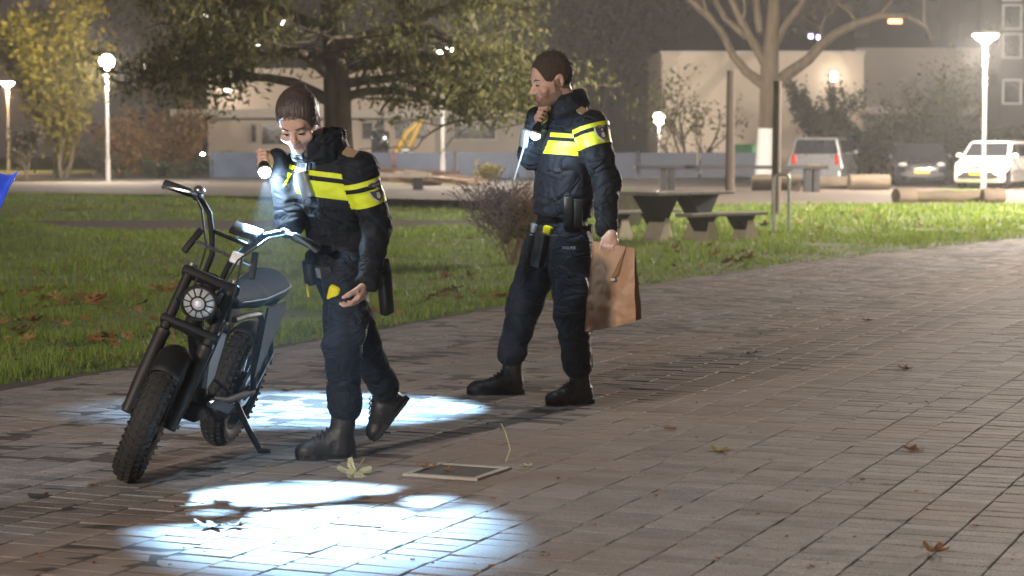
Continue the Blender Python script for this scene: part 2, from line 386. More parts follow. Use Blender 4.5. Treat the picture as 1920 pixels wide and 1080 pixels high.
# grass blades
def blades(n, y0, y1, hh, ww, seed):
    r = np.random.default_rng(seed); Y = y0+(y1-y0)*r.random(n)**.8; X = Y*(r.random(n)*.80-.50)
    d = edge_dist(X, Y); k = (d < -.0) & ((Y < 60-3*(X > -3)) & (Y < 50+60*(X < 2)+0*X)); X, Y, d = X[k], Y[k], d[k]
    Z = hz(X, Y)-.01; a = r.random(len(X))*2*PI; cl = vnoise(np.stack([X*1.7, Y*1.7, X*0], -1), 3)
    h = hh*(.45+.8*r.random(len(X)))*(1+.7*cl); w = ww*(.6+.8*r.random(len(X))); l = h*.7*(r.random(len(X))); b = r.random(len(X))*2*PI
    p0 = np.stack([X-np.cos(a)*w, Y-np.sin(a)*w, Z], 1); p1 = np.stack([X+np.cos(a)*w, Y+np.sin(a)*w, Z], 1)
    p2 = np.stack([X+np.cos(b)*l, Y+np.sin(b)*l, Z+h], 1)
    return np.stack([p0, p1, p2], 1).reshape(-1, 3)
B = np.concatenate([blades(170000, 11.5, 20, .055, .0035, 1), blades(138000, 19, 34, .065, .006, 2), blades(138000, 31, 62, .08, .014, 4)])
o = np_mesh('grass', B, np.arange(len(B)).reshape(-1, 3), MAT['blade']); tag(o, 'short green grass of the lawn beside the paved path', 'grass', kind='stuff')
# plaza, road
def sheet(name, poly, z, m, kind='structure'):
    me = MB(); me.add([(x, y, z) for x, y in poly], [tuple(range(len(poly)))]); o = me.build(name, m); tag(o, kind=kind); return o
sheet('plaza', [(-60, 63), (-14, 61), (-4, 55), (3, 49), (14, 47.5), (60, 42), (60, 88), (-60, 76)], .035, MAT['plaza'])
sheet('parking_road', [(-20, 84), (-60, 92), (-60, 110), (60, 102), (60, 66), (14, 68.5), (6, 72)], .05, MAT['asphalt'])
# pavers
U = np.array((.381, .925)); U /= np.linalg.norm(U); Wv = np.array((U[1], -U[0])); PW = .212; PL = .1065
bx_, by_ = np.arange(-10, 14, .06), np.concatenate([np.arange(5.6, 16, .06), np.arange(16, 42, .25)]); BX, BY = np.meshgrid(bx_, by_, indexing='ij')
wc = BX*Wv[0]+BY*Wv[1]; fill = 1/(1+np.exp((wc+3.2)*2.2)); bn = vnoise(np.stack([BX*1.6, BY*1.6, BX*0], -1), 8)*.6+vnoise(np.stack([BX*6, BY*6, BX*0], -1), 9)*.4
BZ = -.011+.0095*np.clip(fill*1.05+bn*.5*(.35+fill), 0, 1.12); BZ = np.where(edge_dist(BX, BY) > -.05, BZ, -.09); n, m_ = BX.shape; ii = (np.arange(n-1)[:, None]*m_+np.arange(m_-1)[None]).ravel()
o = np_mesh('path_bed', np.stack([BX, BY, BZ], -1).reshape(-1, 3), np.stack([ii, ii+m_, ii+m_+1, ii+1], 1), MAT['joint'], None, True); tag(o, kind='structure')
def paver_mesh(v, px=PW-.008, pl=PL-.008):
    r = random.Random(v); b = .0035; mb = MB(); vs = []
    for (hx, hy, z) in ((1, 1, -.045), (1, 1, -.003), (None, None, 0)):
        for sx, sy in ((-1, -1), (1, -1), (1, 1), (-1, 1)):
            x, y = (px/2, pl/2) if hx else (px/2-b, pl/2-b)
            vs.append((sx*x+r.uniform(-.001, .001), sy*y+r.uniform(-.001, .001), z+(r.uniform(-.0012, .0012) if z > -.01 else 0)))
    f = [(8, 9, 10, 11)]+[(i, (i+1) % 4, 4+(i+1) % 4, 4+i) for i in range(4)]+[(4+i, 4+(i+1) % 4, 8+(i+1) % 4, 8+i) for i in range(4)]
    return vs, f
cells = []
for i in range(-60, 150):
    for j in range(-20, 380):
        c = Wv*(i*PW)+U*((j+.5*(i % 2))*PL)
        if 6.3 < c[1] < 41 and -.27 < c[0]/max(c[1], 1) < .30: cells.append((c[0], c[1]))
cells = np.array(cells); d = edge_dist(cells[:, 0], cells[:, 1]); cells = cells[d > .08]
ordr = np.argsort(cells[:, 1]+100*(np.abs(cells[:, 0]/cells[:, 1]) > .243)+100*(cells[:, 1] < 6.68))
pv = bpy.data.objects.new('paving', None); link(pv); tag(pv, kind='structure')
RA = math.atan2(Wv[1], Wv[0]); meshes = []
for v in range(6):
    vs, f = paver_mesh(v); mb = MB().add(vs, f); meshes.append(mb.mesh('paver', MAT['paver']))
rest = MB(); rr = random.Random(3)
for k, q in enumerate(ordr):
    x, y = cells[q]; z = rr.uniform(-.002, .002); tl = Euler((rr.uniform(-.008, .008), rr.uniform(-.008, .008), RA+rr.uniform(-.012, .012)))
    if k < 300:
        o = bpy.data.objects.new('paver', meshes[k % 6]); link(o, pv); o.location = (x, y, z); o.rotation_euler = tl
    else:
        vs, f = paver_mesh(k % 6); M = tl.to_matrix(); c = Vector((x, y, z)); rest.add([c+M @ Vector(t) for t in vs], f)
o = rest.build('far_pavers', MAT['paver'], pv); tag(o, kind='stuff')
# ================================================================== trees
def grow(p, d, L, r, lev, rng, out, tips, droop=0., spread=.8, nch=(3, 4), minr=.012):
    pts = [Vector(p)]; rs = [r]; d = Vector(d).normalized(); n = 5
    for i in range(n):
        d = (d+Vector((rng.gauss(0, .16), rng.gauss(0, .16), rng.gauss(0, .12)-droop*(i/n)*(.25 if lev else 0)))).normalized()
        pts.append(pts[-1]+d*L/n); rs.append(max(minr, r*(1-.55*(i+1)/n)))
    out.append((pts, rs))
    if lev == 0: tips.append(pts); return
    for k in range(rng.randint(*nch)):
        i = rng.randint(2, n); b = pts[i]; a = rng.random()*2*PI; q = Vector((math.cos(a), math.sin(a), .25+rng.random()*.4))
        grow(b, d*(1-spread*.5)+q*spread, L*rng.uniform(.55, .8), rs[i]*.7, lev-1, rng, out, tips, droop, spread, nch, minr)
    if lev == 1: tips.append(pts)
def leaves(cent, n, size, sig, rng, hang=0., aspect=.5, up=0.):
    cent = np.array(cent); c = cent[rng.integers(0, len(cent), n)]+rng.normal(0, 1, (n, 3))*np.array(sig)
    a = rng.normal(0, 1, (n, 3)); a[:, 2] -= hang; a /= np.linalg.norm(a, axis=1)[:, None]
    b = np.cross(a, rng.normal(0, 1, (n, 3))); b /= np.linalg.norm(b, axis=1)[:, None]; s = (size*(.5+rng.random(n)))[:, None]
    Q = np.stack([c-a*s*.5, c+b*s*aspect*.5, c+a*s*.5, c-b*s*aspect*.5], 1).reshape(-1, 3)
    return Q, np.arange(len(Q)).reshape(-1, 4)
def seg_points(tips, step=.12):
    P = []
    for pts in tips:
        for i in range(len(pts)-1):
            k = max(1, int((pts[i+1]-pts[i]).length/step))
            P += [tuple(pts[i].lerp(pts[i+1], t/k)) for t in range(k)]
    return P
def tree(name, label, base, trunk, leafm, nleaf, lsize, sig, seed, barkm='bark', limbs=(), lev=2, droop=0., spread=.8, hang=0., aspect=.5, nch=(3, 4), cat='tree', flt=None, group=None, minr=.012, tn=8, step=.12):
    rng = random.Random(seed); base = Vector(base); root = thing(name, label, cat, base, group=group); out = []; tips = []
    mb = MB()
    for pts, rs in trunk: mb.tube([Vector(p)-base for p in pts], rs, 12)
    for p, d, L, r in limbs: grow(Vector(p)-base, d, L, r, lev, rng, out, tips, droop, spread, nch, minr)
    for pts, rs in out: mb.tube(pts, rs, 5 if rs[0] < .06 else tn, cap=False)
    mb.build('trunk', MAT[barkm], root, True)
    if nleaf:
        P = np.array(seg_points(tips, step))
        if flt is not None: P = P[flt(P+np.array(base))]
        Q, F = leaves(P, nleaf, lsize, sig, np.random.default_rng(seed), hang, aspect)
        np_mesh('crown', Q, F, MAT[leafm], root)
    return root
# large tree on the lawn behind the woman
T0 = 44.; tp = [at(648, 402, T0), at(640, 330, T0), at(634, 250, T0), at(632, 170, T0), at(628, 100, T0), at(622, 30, T0), at(612, -60, T0), at(605, -200, T0)]
tp[0].z = float(hz(tp[0].x, tp[0].y))-.1
lb = []
for px, py, dx, dy, L, r in ((634, 200, -.9, .55, 2.6, .13), (628, 150, -.75, .5, 2.7, .12), (632, 120, .9, .55, 2.9, .14), (626, 95, .85, .3, 3.4, .13), (622, 60, -.9, .35, 2.9, .12), (620, 30, .8, .8, 3.0, .13),
                              (616, 0, -.5, .8, 2.8, .12), (614, -40, .7, .6, 3.2, .12), (612, -70, -.8, .5, 2.8, .1), (610, -120, .3, .9, 2.6, .1), (630, 160, .95, .15, 2.9, .11), (628, 100, .9, .1, 3.6, .11), (632, 185, .95, .12, 3.0, .10), (630, 140, .8, .3, 3.4, .1), (628, 110, -.9, .2, 2.6, .1)):
    lb.append((at(px, py, T0), (dx, random.uniform(-.5, .5), dy), L, r))
tree('leafy_tree', 'large olive green leafy tree with dark trunk on the lawn behind the woman', tp[0], [(tp, [.36, .31, .29, .28, .25, .22, .18, .12])], 'leaf_olive', 29000, .16, (.22, .3, .24), 11,
     limbs=lb, lev=2, droop=1.25, spread=.75, hang=1.1, aspect=.34, nch=(4, 5), flt=lambda P: ~((np.abs(P[:, 0]+3.6) < .65) & (P[:, 2] < 3.9)) & (P[:, 2] > 2.15) & (np.hypot(P[:, 0]/P[:, 1]*FPX+960-830, (1.35-P[:, 2])/P[:, 1]*FPX+275-97) > 30))
# pale tree with the heavy sideways limb
T1 = 84.; tb = at(1437, 338, T1); tb.z = 0
def px_line(q, Y): return [at(x, y, Y) for x, y in q]
tk = [([tb, at(1437, 300, T1), at(1439, 240, T1), at(1441, 190, T1), at(1443, 130, T1), at(1447, 60, T1), at(1453, -10, T1), at(1458, -90, T1)], [.48, .40, .36, .35, .36, .27, .22, .16]),
      (px_line([(1448, 165), (1478, 138), (1515, 112), (1540, 84), (1568, 62), (1606, 44), (1650, 30), (1700, 30), (1735, 48), (1748, 75)], T1), [.28, .24, .21, .19, .17, .15, .12, .09, .07, .04]),
      (px_line([(1434, 160), (1400, 135), (1375, 105), (1355, 62), (1325, 25), (1285, -10), (1250, -40)], T1), [.22, .18, .155, .14, .12, .1, .08]),
      (px_line([(1440, 130), (1415, 85), (1390, 40), (1372, 0), (1345, -60)], T1), [.2, .16, .14, .12, .09]),
      (px_line([(1446, 100), (1470, 50), (1500, 10), (1530, -40)], T1), [.18, .15, .12, .09]),
      (px_line([(1400, 70), (1360, 35), (1330, -20)], T1), [.13, .11, .09]), (px_line([(1425, 60), (1418, 10), (1412, -60)], T1), [.15, .13, .1])]
lm = []
for q, L in (((1606, 44), 2.6), ((1650, 30), 2.2), ((1540, 84), 1.6), ((1355, 62), 2.2), ((1325, 25), 2.2), ((1285, -10), 2.4), ((1390, 40), 2.0), ((1500, 10), 2.2), ((1453, -10), 2.2), ((1330, -20), 2.), ((1735, 48), 1.5), ((1345, -60), 2.)):
    lm.append((at(*q, T1), (random.uniform(-.6, .6), random.uniform(-.6, .6), .8), L, .07))
o = tree('bare_tree', 'thick pale tree with a heavy limb reaching right, lamp light painted white on its trunk foot', tb, tk, 'leaf_brown', 2600, .22, (.5, .6, .4), 5, 'pale_bark', lm, lev=3, spread=.7, nch=(3, 4), minr=.012)
wb = MB(); wb.tube([at(1437, 337, T1)-tb, at(1437, 300, T1)-tb, at(1438, 262, T1)-tb, at(1439, 241, T1)-tb], [.495, .42, .385, .38], 16, cap=False); wb.build('lit_bark_band', MAT['lit_bark_bucket_white'], o, True)  # lamp light on the lower bark, put in as a white band
# yellow lit tree and the orange bushes at the left
def bush(name, label, px, py, Y, wpx, hpx, leafm, nl, ls, seed, cat='bush', stems=6, group=None, barkm='bark', open_=False, kids=(3, 4)):
    b = at(px, py, Y); b.z = float(hz(b.x, b.y)); w = wpx/FPX*Y/2; h = hpx/FPX*Y; rng = random.Random(seed); lm = []
    for k in range(stems):
        a = rng.random()*2*PI; q = rng.random()**.5*.8
        lm.append((b+Vector((math.cos(a)*q*w*.25, math.sin(a)*q*w*.25, 0)), (math.cos(a)*q*w/h*1.2, math.sin(a)*q*w/h*1.2, 1), h*rng.uniform(.5, .66), max(.02, h*.018)*(.45 if barkm == 'twig' else 1)))
    return tree(name, label, b, [], leafm, nl, ls, (w*.16, w*.2, h*.06), seed, barkm, lm, lev=2, spread=.62, nch=kids, cat=cat, group=group, minr=.004 if barkm == 'twig' else .008)
bush('yellow_tree', 'yellow green tree with drooping foliage lit by the lamp at far left', 112, 338, 88, 170, 285, 'leaf_yellow', 17000, .26, 21, 'tree', 5)
bush('slim_sapling', 'slim young tree under the yellow tree at far left edge', 48, 345, 84, 60, 120, 'leaf_brown', 900, .16, 22, 'tree', 2)
bush('orange_bush', 'taller rounded orange brown bush left of the blue fence', 318, 330, 97, 110, 125, 'leaf_orange', 6500, .2, 23, group='orange bushes on the left')
bush('orange_bush', 'lower spreading orange brown bush beside the yellow tree', 228, 332, 94, 130, 95, 'leaf_orange', 6000, .2, 24, group='orange bushes on the left')
bush('dark_shrub', 'low dark shrub in front of the taller orange bush', 302, 335, 88, 85, 38, 'leaf_dark', 2500, .14, 25, group='dark shrubs on the left')
bush('dark_shrub', 'low dark shrub below the far headlights right of the orange bushes', 400, 335, 90, 90, 42, 'leaf_dark', 2500, .14, 26, group='dark shrubs on the left')
bush('dark_shrub', 'small dark shrub at the foot of the left ball lamp', 183, 338, 89, 50, 55, 'leaf_brown', 1500, .14, 27, group='dark shrubs on the left')
bush('twiggy_bush', 'twiggy brown leafless bush on the lawn behind the man', 962, 492, 24.6, 100, 150, 'leaf_brown', 2600, .03, 31, 'bush', 22, barkm='twig', kids=(5, 6))
bush('conifer_shrub', 'small pointed dark green conifer left of the lit wall window', 1516, 330, 92, 42, 170, 'leaf_dark', 4200, .17, 32, 'tree', 3)
bush('yellow_shrub', 'small yellow green shrub at the end of the timber pile', 917, 345, 74, 34, 40, 'leaf_yellow', 900, .09, 33)
bush('hazy_tree', 'slender olive tree before the grey wall left of the tall right lamp', 1740, 300, 96, 110, 250, 'leaf_olive', 2600, .22, 34, 'tree', 5)
bush('background_tree', 'tall brown hazy tree directly behind the man', 1110, 322, 118, 330, 520, 'leaf_brown', 15000, .34, 35, 'tree', 6)
bush('background_tree', 'tall dark tree left of the large leafy tree, before the flats', 330, 322, 128, 260, 460, 'leaf_brown', 11000, .34, 36, 'tree', 6)
bush('garden_tree', 'small olive tree before the beige wall left of the pale tree', 1290, 322, 92, 110, 190, 'leaf_olive', 900, .2, 38, 'tree', 5)
# hedge behind the cars
hp = np.stack([RNG.uniform(12.6, 27, 26000), RNG.normal(88, .5, 26000), np.abs(RNG.normal(0, 1, 26000))], 1); hp[:, 2] = .3+RNG.random(26000)*(2.05+.55*vnoise(np.stack([hp[:, 0]*.9, hp[:, 0]*0, hp[:, 0]*0], 1), 9))
Q, F = leaves(hp, 26000, .2, (.1, .1, .1), RNG, 0, .6); hr = thing('hedge', 'tall dark green hedge behind the parked cars', 'hedge', (19, 88, 0))
np_mesh('foliage', Q-np.array((19, 88, 0)), F, MAT['leaf_dark'], hr)
sb = MB(); [sb.tube([(x, 0, 0), (x+random.uniform(-.1, .1), 0, 1.6)], .03, 5) for x in np.arange(-6, 8, .7)]; sb.build('stems', MAT['bark'], hr)
# ================================================================== buildings
def wins(root, rects, y, m, frame='trim', lit=()):
    for k, (x0, x1, z0, z1) in enumerate(rects):
        f = MB(); t = .08
        for bx in (((x0+x1)/2, z0, x1-x0+t, t), ((x0+x1)/2, z1, x1-x0+t, t), (x0, (z0+z1)/2, t, z1-z0-t), (x1, (z0+z1)/2, t, z1-z0-t)): f.box((bx[0], y-.05, bx[1]), (bx[2], .14, bx[3]))
        w = f.build('window', MAT[frame], root); p = MB(); p.box(((x0+x1)/2, y-.012, (z0+z1)/2), (x1-x0-t, .02, z1-z0-t)); p.build('pane', MAT[lit[k]] if k < len(lit) and lit[k] else MAT[m], w)
def rect(root, px0, px1, py0, py1, Y):
    a, b = at(px0, py1, Y)-root.location, at(px1, py0, Y)-root.location; return (a.x, b.x, a.z, b.z)
# centre low building
Y = 108.; B = thing('low_building', 'low beige building with a flat canopy behind the woman and fence', 'building', (lookup(600, Y), Y+4, 0))
r = rect(B, 390, 815, 128, 300, Y); MB().box(((r[0]+r[1])/2, 0, r[3]/2), (r[1]-r[0], 8, r[3])).build('wall', MAT['plaster'], B)
a = rect(B, 330, 985, 206, 222, Y); MB().box(((a[0]+a[1])/2, -4.9, (a[2]+a[3])/2), (a[1]-a[0], 1.8, a[3]-a[2])).build('canopy', MAT['trim'], B)
w = rect(B, 815.5, 985, 206, 300, Y); MB().box(((w[0]+w[1])/2, 0, w[3]/2-.05), (w[1]-w[0], 7.9, w[3]-.1)).build('wing', MAT['plaster_grey'], B)
wins(B, [rect(B, 470, 482, 232, 268, Y), rect(B, 490, 560, 232, 272, Y), rect(B, 678, 700, 228, 262, Y), rect(B, 705, 722, 222, 268, Y), rect(B, 740, 800, 226, 262, Y), rect(B, 850, 930, 228, 262, Y)], -4, 'glass_dark')
l = rect(B, 417, 434, 150, 171, Y); MB().box(((l[0]+l[1])/2, -4.06, (l[2]+l[3])/2), (l[1]-l[0], .12, l[3]-l[2]), bev=.03).build('wall_lamp', MAT['lit_window'], B); lamp_light('wall_light', 'POINT', ((l[0]+l[1])/2, -4.9, (l[2]+l[3])/2), 26, (1, .86, .7), B, .3)
# right building
Y = 104.; B = thing('flat_roofed_building', 'beige flat roofed building with one lit square window at right', 'building', (lookup(1430, Y), Y+5, 0))
r = rect(B, 1240, 1620, 101, 300, Y); MB().box(((r[0]+r[1])/2, 0, r[3]/2), (r[1]-r[0], 10, r[3])).build('wall', MAT['plaster'], B)
MB().box(((r[0]+r[1])/2, -.02, r[3]+.06), (r[1]-r[0]+.16, 10.16, .16)).build('roof_edge', MAT['trim'], B)
lamp_light('window_light', 'POINT', (rect(B, 1563, 1564, 140, 141, Y)[0], -5.8, rect(B, 1563, 1564, 140, 144, Y)[2]), 26, (1, .86, .7), B, .3)
wins(B, [rect(B, 1556, 1570, 134, 154, Y)], -5, 'glass_dark', lit=('lit_window',))
w = rect(B, 1621, 2100, 84, 300, Y); MB().box(((w[0]+w[1])/2, 2, w[3]/2), (w[1]-w[0], 8, w[3])).build('wing', MAT['plaster_grey'], B)
a = rect(B, 1618, 2100, 200, 214, Y); MB().box(((a[0]+a[1])/2, -4.6, (a[2]+a[3])/2), (a[1]-a[0], 3.2, a[3]-a[2])).build('canopy', MAT['trim'], B)
# glazed stair tower at far right
Y = 98.; B = thing('stair_tower', 'dark stair tower with pale window frames at the right edge', 'building', (lookup(1975, Y), Y+2, 0))
r = rect(B, 1872, 2080, -160, 300, Y); MB().box(((r[0]+r[1])/2, 0, r[3]/2), (r[1]-r[0], 4, r[3])).build('wall', MAT['brick_dark'], B)
wins(B, [rect(B, x, x+34, y, y+44, Y) for x in (1880, 1926, 1972) for y in (-44, 10, 64, 150)], -2, 'glass_dark', 'galvanised')
# tall block of flats far behind
Y = 190.; B = thing('apartment_block', 'tall dark block of flats far behind the trees with few lit windows', 'building', (lookup(1150, Y), Y+6, 0))
r = rect(B, 205, 2150, -330, 300, Y); MB().box(((r[0]+r[1])/2, 0, r[3]/2), (r[1]-r[0], 12, r[3])).build('wall', MAT['brick_dark'], B)
litd = {(278, 127): 'lit_window', (367, 123): 'lit_window', (312, 36): 'lit_orange', (382, 30): 'lit_window', (1151, 36): 'lit_blue', (1535, 70): 'lit_violet', (1678, 40): 'lit_orange', (530, 40): 'lit_window', (1520, 68): 'lit_violet', (483, 82): 'lit_window'}
wr = []; wl = []
for gy_ in (-60, 0, 58, 116):
    for gx_ in range(230, 1920, 66):
        if any(abs(gx_-a[0]) < 34 and abs(gy_-a[1]) < 30 for a in litd): continue
        wr.append(rect(B, gx_-14, gx_+14, gy_-14, gy_+14, Y)); wl.append(None)
for (px, py), mm in litd.items():
    s = (5, 5) if mm in ('lit_blue', 'lit_violet') else ((14, 5) if mm == 'lit_orange' else (8, 7)); wr.append(rect(B, px-s[0], px+s[0], py-s[1], py+s[1], Y)); wl.append(mm)
wins(B, wr, -6, 'glass_dark', 'brick_dark', wl)
# white roof frame at top left
Y = 150.; b = at(95, 330, Y); B = thing('roof_frame', 'white square steel frame rising above the yellow tree', 'frame', (b.x, b.y, 0)); f = MB()
for q in (((69, 15), (69, 420)), ((120, 15), (120, 420)), ((88, 18), (88, 62))):
    p0, p1 = at(*q[0], Y), at(*q[1], Y); p1.z = max(p1.z, 0); f.tube([p0-B.location, p1-B.location], .07, 6)
for yy in (16, 64): f.tube([at(69, yy, Y)-B.location, at(120, yy, Y)-B.location], .07, 6)
f.build('frame', MAT['pole_white'], B)
# ================================================================== street lamps
def street_lamp(label, px, py_head, Y, kind, power, col=(1, .88, .74), x=None, h=None, glow='lamp_glow'):
    if x is None: p = at(px, py_head, Y); x, h = p.x, p.z
    B = thing('street_lamp', label, 'street lamp', (x, Y, float(hz(x, Y)) if Y < 60 else 0), group='street lamps of the park')
    MB().lathe([(.12, 0), (.12, .05), (.085, .1), (.085, .9), (.06, .95), (.052, h-.25), (.05, h-.12)], n=14).build('pole', MAT['pole_white'], B, True)
    if kind == 'disc':
        MB().lathe([(.05, h-.14), (.11, h-.1), (.30, h+.02), (.37, h+.1), (.36, h+.13)], n=24).build('diffuser', MAT[glow], B, True)
        MB().lathe([(.385, h+.10), (.39, h+.14), (.30, h+.2), (.1, h+.235), (.0, h+.24)], n=24).build('lamp_cap', MAT['galvanised'], B, True)
    else:
        MB().sphere((0, 0, h), (.27, .27, .25), 20, 12).build('diffuser', MAT[glow], B, True)
        MB().lathe([(.05, h-.3), (.13, h-.26), (.15, h-.2)], n=16).build('lamp_collar', MAT['galvanised'], B, True)
    lamp_light('lamp_light', 'POINT', (0, 0, h-.36), power, col, B, .22)
    return B
street_lamp('tall lamp with a bowl head standing before the white hatchback', 1848, 72, 63, 'disc', 4500)
street_lamp('ball lamp right of the yellow tree', 200, 115, 80, 'ball', 2600)
street_lamp('far lamp at the left edge beyond the yellow tree', 14, 158, 115, 'disc', 1500, (1, .62, .32))
street_lamp('lamp seen through the foliage above the timber pile', 830, 97, 77, 'disc', 2600)
street_lamp('small far lamp right of the man behind the long dark table', 1236, 222, 98, 'ball', 300)
K1 = street_lamp('lamp beside the path just outside the right edge', 0, 0, 43, 'disc', 22000, (1, .86, .74), x=16.5, h=7.0)
K2 = street_lamp('lamp beside the path behind the photographer', 0, 0, -6, 'disc', 5600, (1, .88, .78), x=-9, h=6.0)
# ================================================================== fence, timber, site machine
Y = 84.; B = thing('low_fence', 'low blue grey panel fence across the middle distance', 'fence', (0, Y, 0)); x0, x1 = lookup(395, Y), lookup(1425, Y); k = 9; st = (x1-x0)/k
for i in range(k): MB().box((x0+st*(i+.5), 0, .62), (st-.16, .04, 1.0), bev=.01).build('fence_panel', MAT['fence_blue'], B)
for i in range(k+1): MB().tube([(x0+st*i, 0, 0), (x0+st*i, 0, 1.22)], .035, 8).build('post', MAT['fence_blue'], B)
Y = 73.; B = thing('timber_pile', 'loose pile of long brown planks on the sandy strip', 'timber', at(790, 350, Y)*1); B.location.z = .035
for i in range(22):
    rr = random.Random(i+40); L = rr.uniform(2.2, 4.2); x = rr.uniform(-1.3, .9); z = .08+.45*rr.random()*max(0, 1-abs(x)/1.6); MB().box((x, rr.uniform(-.5, .5), z+.05), (L, .18, .06), Euler((rr.uniform(-.1, .1), rr.uniform(.02, .13), rr.uniform(-.25, .25)))).build('plank', MAT['plank'], B)
Y = 66.; B = thing('concrete_bench', 'long low pale concrete bench in front of the timber pile', 'bench', (lookup(735, Y), Y, .035)); MB().box((0, 0, .44), (2.4, .5, .16), bev=.02).build('seat', MAT['concrete'], B)
for sx in (-.8, .8): MB().box((sx, 0, .18), (.3, .4, .36)).build('leg', MAT['dark_steel'], B)
Y = 95.; b = at(745, 262, Y); B = thing('mini_excavator', 'small yellow excavator behind the fence right of the woman', 'excavator', (b.x, Y, .05))
MB().box((-.5, 0, .75), (1.3, 1.1, .6), bev=.08).build('body', MAT['red_paint'], B, True); MB().box((-.75, 0, 1.5), (.75, .9, 1.0), bev=.06).build('cab', MAT['glass_dark'], B, True)
for sy in (-.55, .55): MB().box((-.5, sy, .25), (1.7, .3, .45), bev=.14).build('track', MAT['dark_steel'], B, True)
MB().tube([(-.1, 0, 1.0), (.45, 0, 1.95), (1.1, 0, 2.5)], [.15, .14, .11], 6).build('boom', MAT['yellow_paint'], B); MB().tube([(1.1, 0, 2.5), (.75, 0, 1.75), (.45, 0, 1.2)], [.1, .12, .08], 6).build('arm', MAT['yellow_paint'], B)
MB().prism([(-.25, 0), (.2, .1), (.25, -.35), (0, -.5), (-.25, -.3)], -.25, .25, lambda u, v, d: Vector((.4+u, d, 1.15+v))).build('bucket', MAT['lit_bark_bucket_white'], B)
# ================================================================== furniture on the lawn and plaza
def picnic(label):
    Y = 30.6; B = thing('picnic_table', label, 'picnic table', (lookup(1268, Y), Y, float(hz(2.3, Y))), rz=.80); B.scale = (.98, .98, .93)
    def trap(x, y, z0, z1, w0, w1, t=.07, m='table_pale', name='leg'): MB().prism([(-w0/2, z0), (w0/2, z0), (w1/2, z1), (-w1/2, z1)], -t/2, t/2, lambda u, v, d: Vector((x+d, y+u, v))).build(name, MAT[m], B)
    MB().box((0, 0, .735), (1.75, .8, .05), bev=.008).build('table_top', MAT['table_top'], B)
    for x in (-.5, .42):                       # pairs of splayed concrete legs, upper halves coloured dark as the table top's shade
        MB().prism([(-.26, .06), (.02, .06), (.10, .38), (-.02, .42)], -.16, .16, lambda u, v, d: Vector((x+.12+u*.7, d, v-.06))).build('leg', MAT['table_pale'], B)
        MB().prism([(-.36, .705), (.36, .705), (.12, .34), (-.02, .30)], -.14, .14, lambda u, v, d: Vector((x+.05+u, d, v))).build('shaded_leg_top', MAT['dark_steel'], B)
    for sy in (-1, 1):
        MB().box((.05, sy*.82, .425), (1.75, .32, .05), bev=.008).build('bench_seat', MAT['table_top'], B)
        for x in (-.38, .52):
            MB().prism([(-.2, -.02), (.16, -.02), (.02, .32), (-.1, .32)], -.12, .12, lambda u, v, d: Vector((x+.1+u, sy*.82+d, v))).build('bench_leg', MAT['table_pale'], B)
            MB().prism([(-.24, .398), (.22, .398), (.02, .18), (-.06, .18)], -.10, .10, lambda u, v, d: Vector((x-.02+u, sy*.82+d, v))).build('shaded_bench_leg_top', MAT['dark_steel'], B)  # upper bench legs coloured dark for the shade below the seat
    return B
picnic('concrete picnic table with pale splayed legs and two benches on the lawn')
Y = 62.; B = thing('long_table', 'long dark table top on paired legs beyond the picnic table', 'table', (lookup(1370, Y), Y, .035))
hw = lookup(1550, Y)-lookup(1370, Y); MB().box((0, 0, .72), (2*hw, .75, .1), bev=.01).build('table_top', MAT['dark_steel'], B)
for px in (1243, 1259, 1514, 1530): MB().box((lookup(px, Y)-lookup(1370, Y), 0, .335), (.17, .5, .67)).build('leg', MAT['dark_steel'], B)
for px, y0, y1, Y, lab in ((1370, 355, 132, 60, 'slimmer dark wooden post left of the pale tree'), (1457, 400, 152, 42, 'taller nearer dark wooden post right of the pale tree trunk')):
    t = at(px, y1, Y); B = MB().tube([(0, 0, -.1), (0, 0, t.z*.5), (.01, 0, t.z)], [9/FPX*Y, 8.3/FPX*Y, 7.5/FPX*Y], 12).build('wooden_post', MAT['dark_wood'], None, True); B.location = (t.x, Y, 0); tag(B, lab, 'post', 'wooden posts near the pale tree')
Y = 33.3; B = MB(); w = 28/FPX*Y; hgt = 110/FPX*Y
B.tube([(-w/2, 0, -.1), (-w/2, 0, hgt-.06), (-w/2+.02, 0, hgt-.02), (-w/2+.06, 0, hgt), (w/2-.06, 0, hgt), (w/2-.02, 0, hgt-.02), (w/2, 0, hgt-.06), (w/2, 0, -.1)], .026, 10)
o = B.build('bicycle_stand', MAT['galvanised'], None, True); o.location = (lookup(1466, Y), Y, .0); tag(o, 'pale steel hoop bicycle stand on the lawn right of the picnic table', 'bicycle stand')
def log_(label, px0, px1, py, Y, r, yaw=0., name='log'):
    x0, x1 = lookup(px0, Y), lookup(px1, Y); L = x1-x0; B = thing(name, label, 'log', ((x0+x1)/2, Y, .03), yaw, 'log seats on the plaza'); rr = random.Random(px0)
    MB().lathe([(r*rr.uniform(.93, 1.04), -L/2+L*i/7) for i in range(8)], (0, 0, r*.96), (1, 0, 0), 14).build('trunk', MAT['log'], B, True)
    for s in (-1, 1): MB().lathe([(r*.96, 0), (r*.6, s*.012), (0, s*.015)], (s*(L/2-.005), 0, r*.96), (1, 0, 0), 14).build('cut_end', MAT['log_end'], B, True)
log_('mossy log with a pale cut end before the black car', 1592, 1668, 352, 65, .25, .1); log_('log lying left of the silver car behind the long table', 1410, 1500, 355, 64, .25, -.05)
log_('short dark log before the silver car', 1536, 1590, 352, 66.5, .2, -.1)
log_('thick dark log stump left of the lamp foot', 1676, 1718, 384, 50, .18, .5); log_('long slim log lying across the lamp foot', 1722, 1836, 384, 50.5, .15, -.06); log_('short dark log under the white hatchback, rightmost', 1842, 1884, 384, 50, .18, .15)
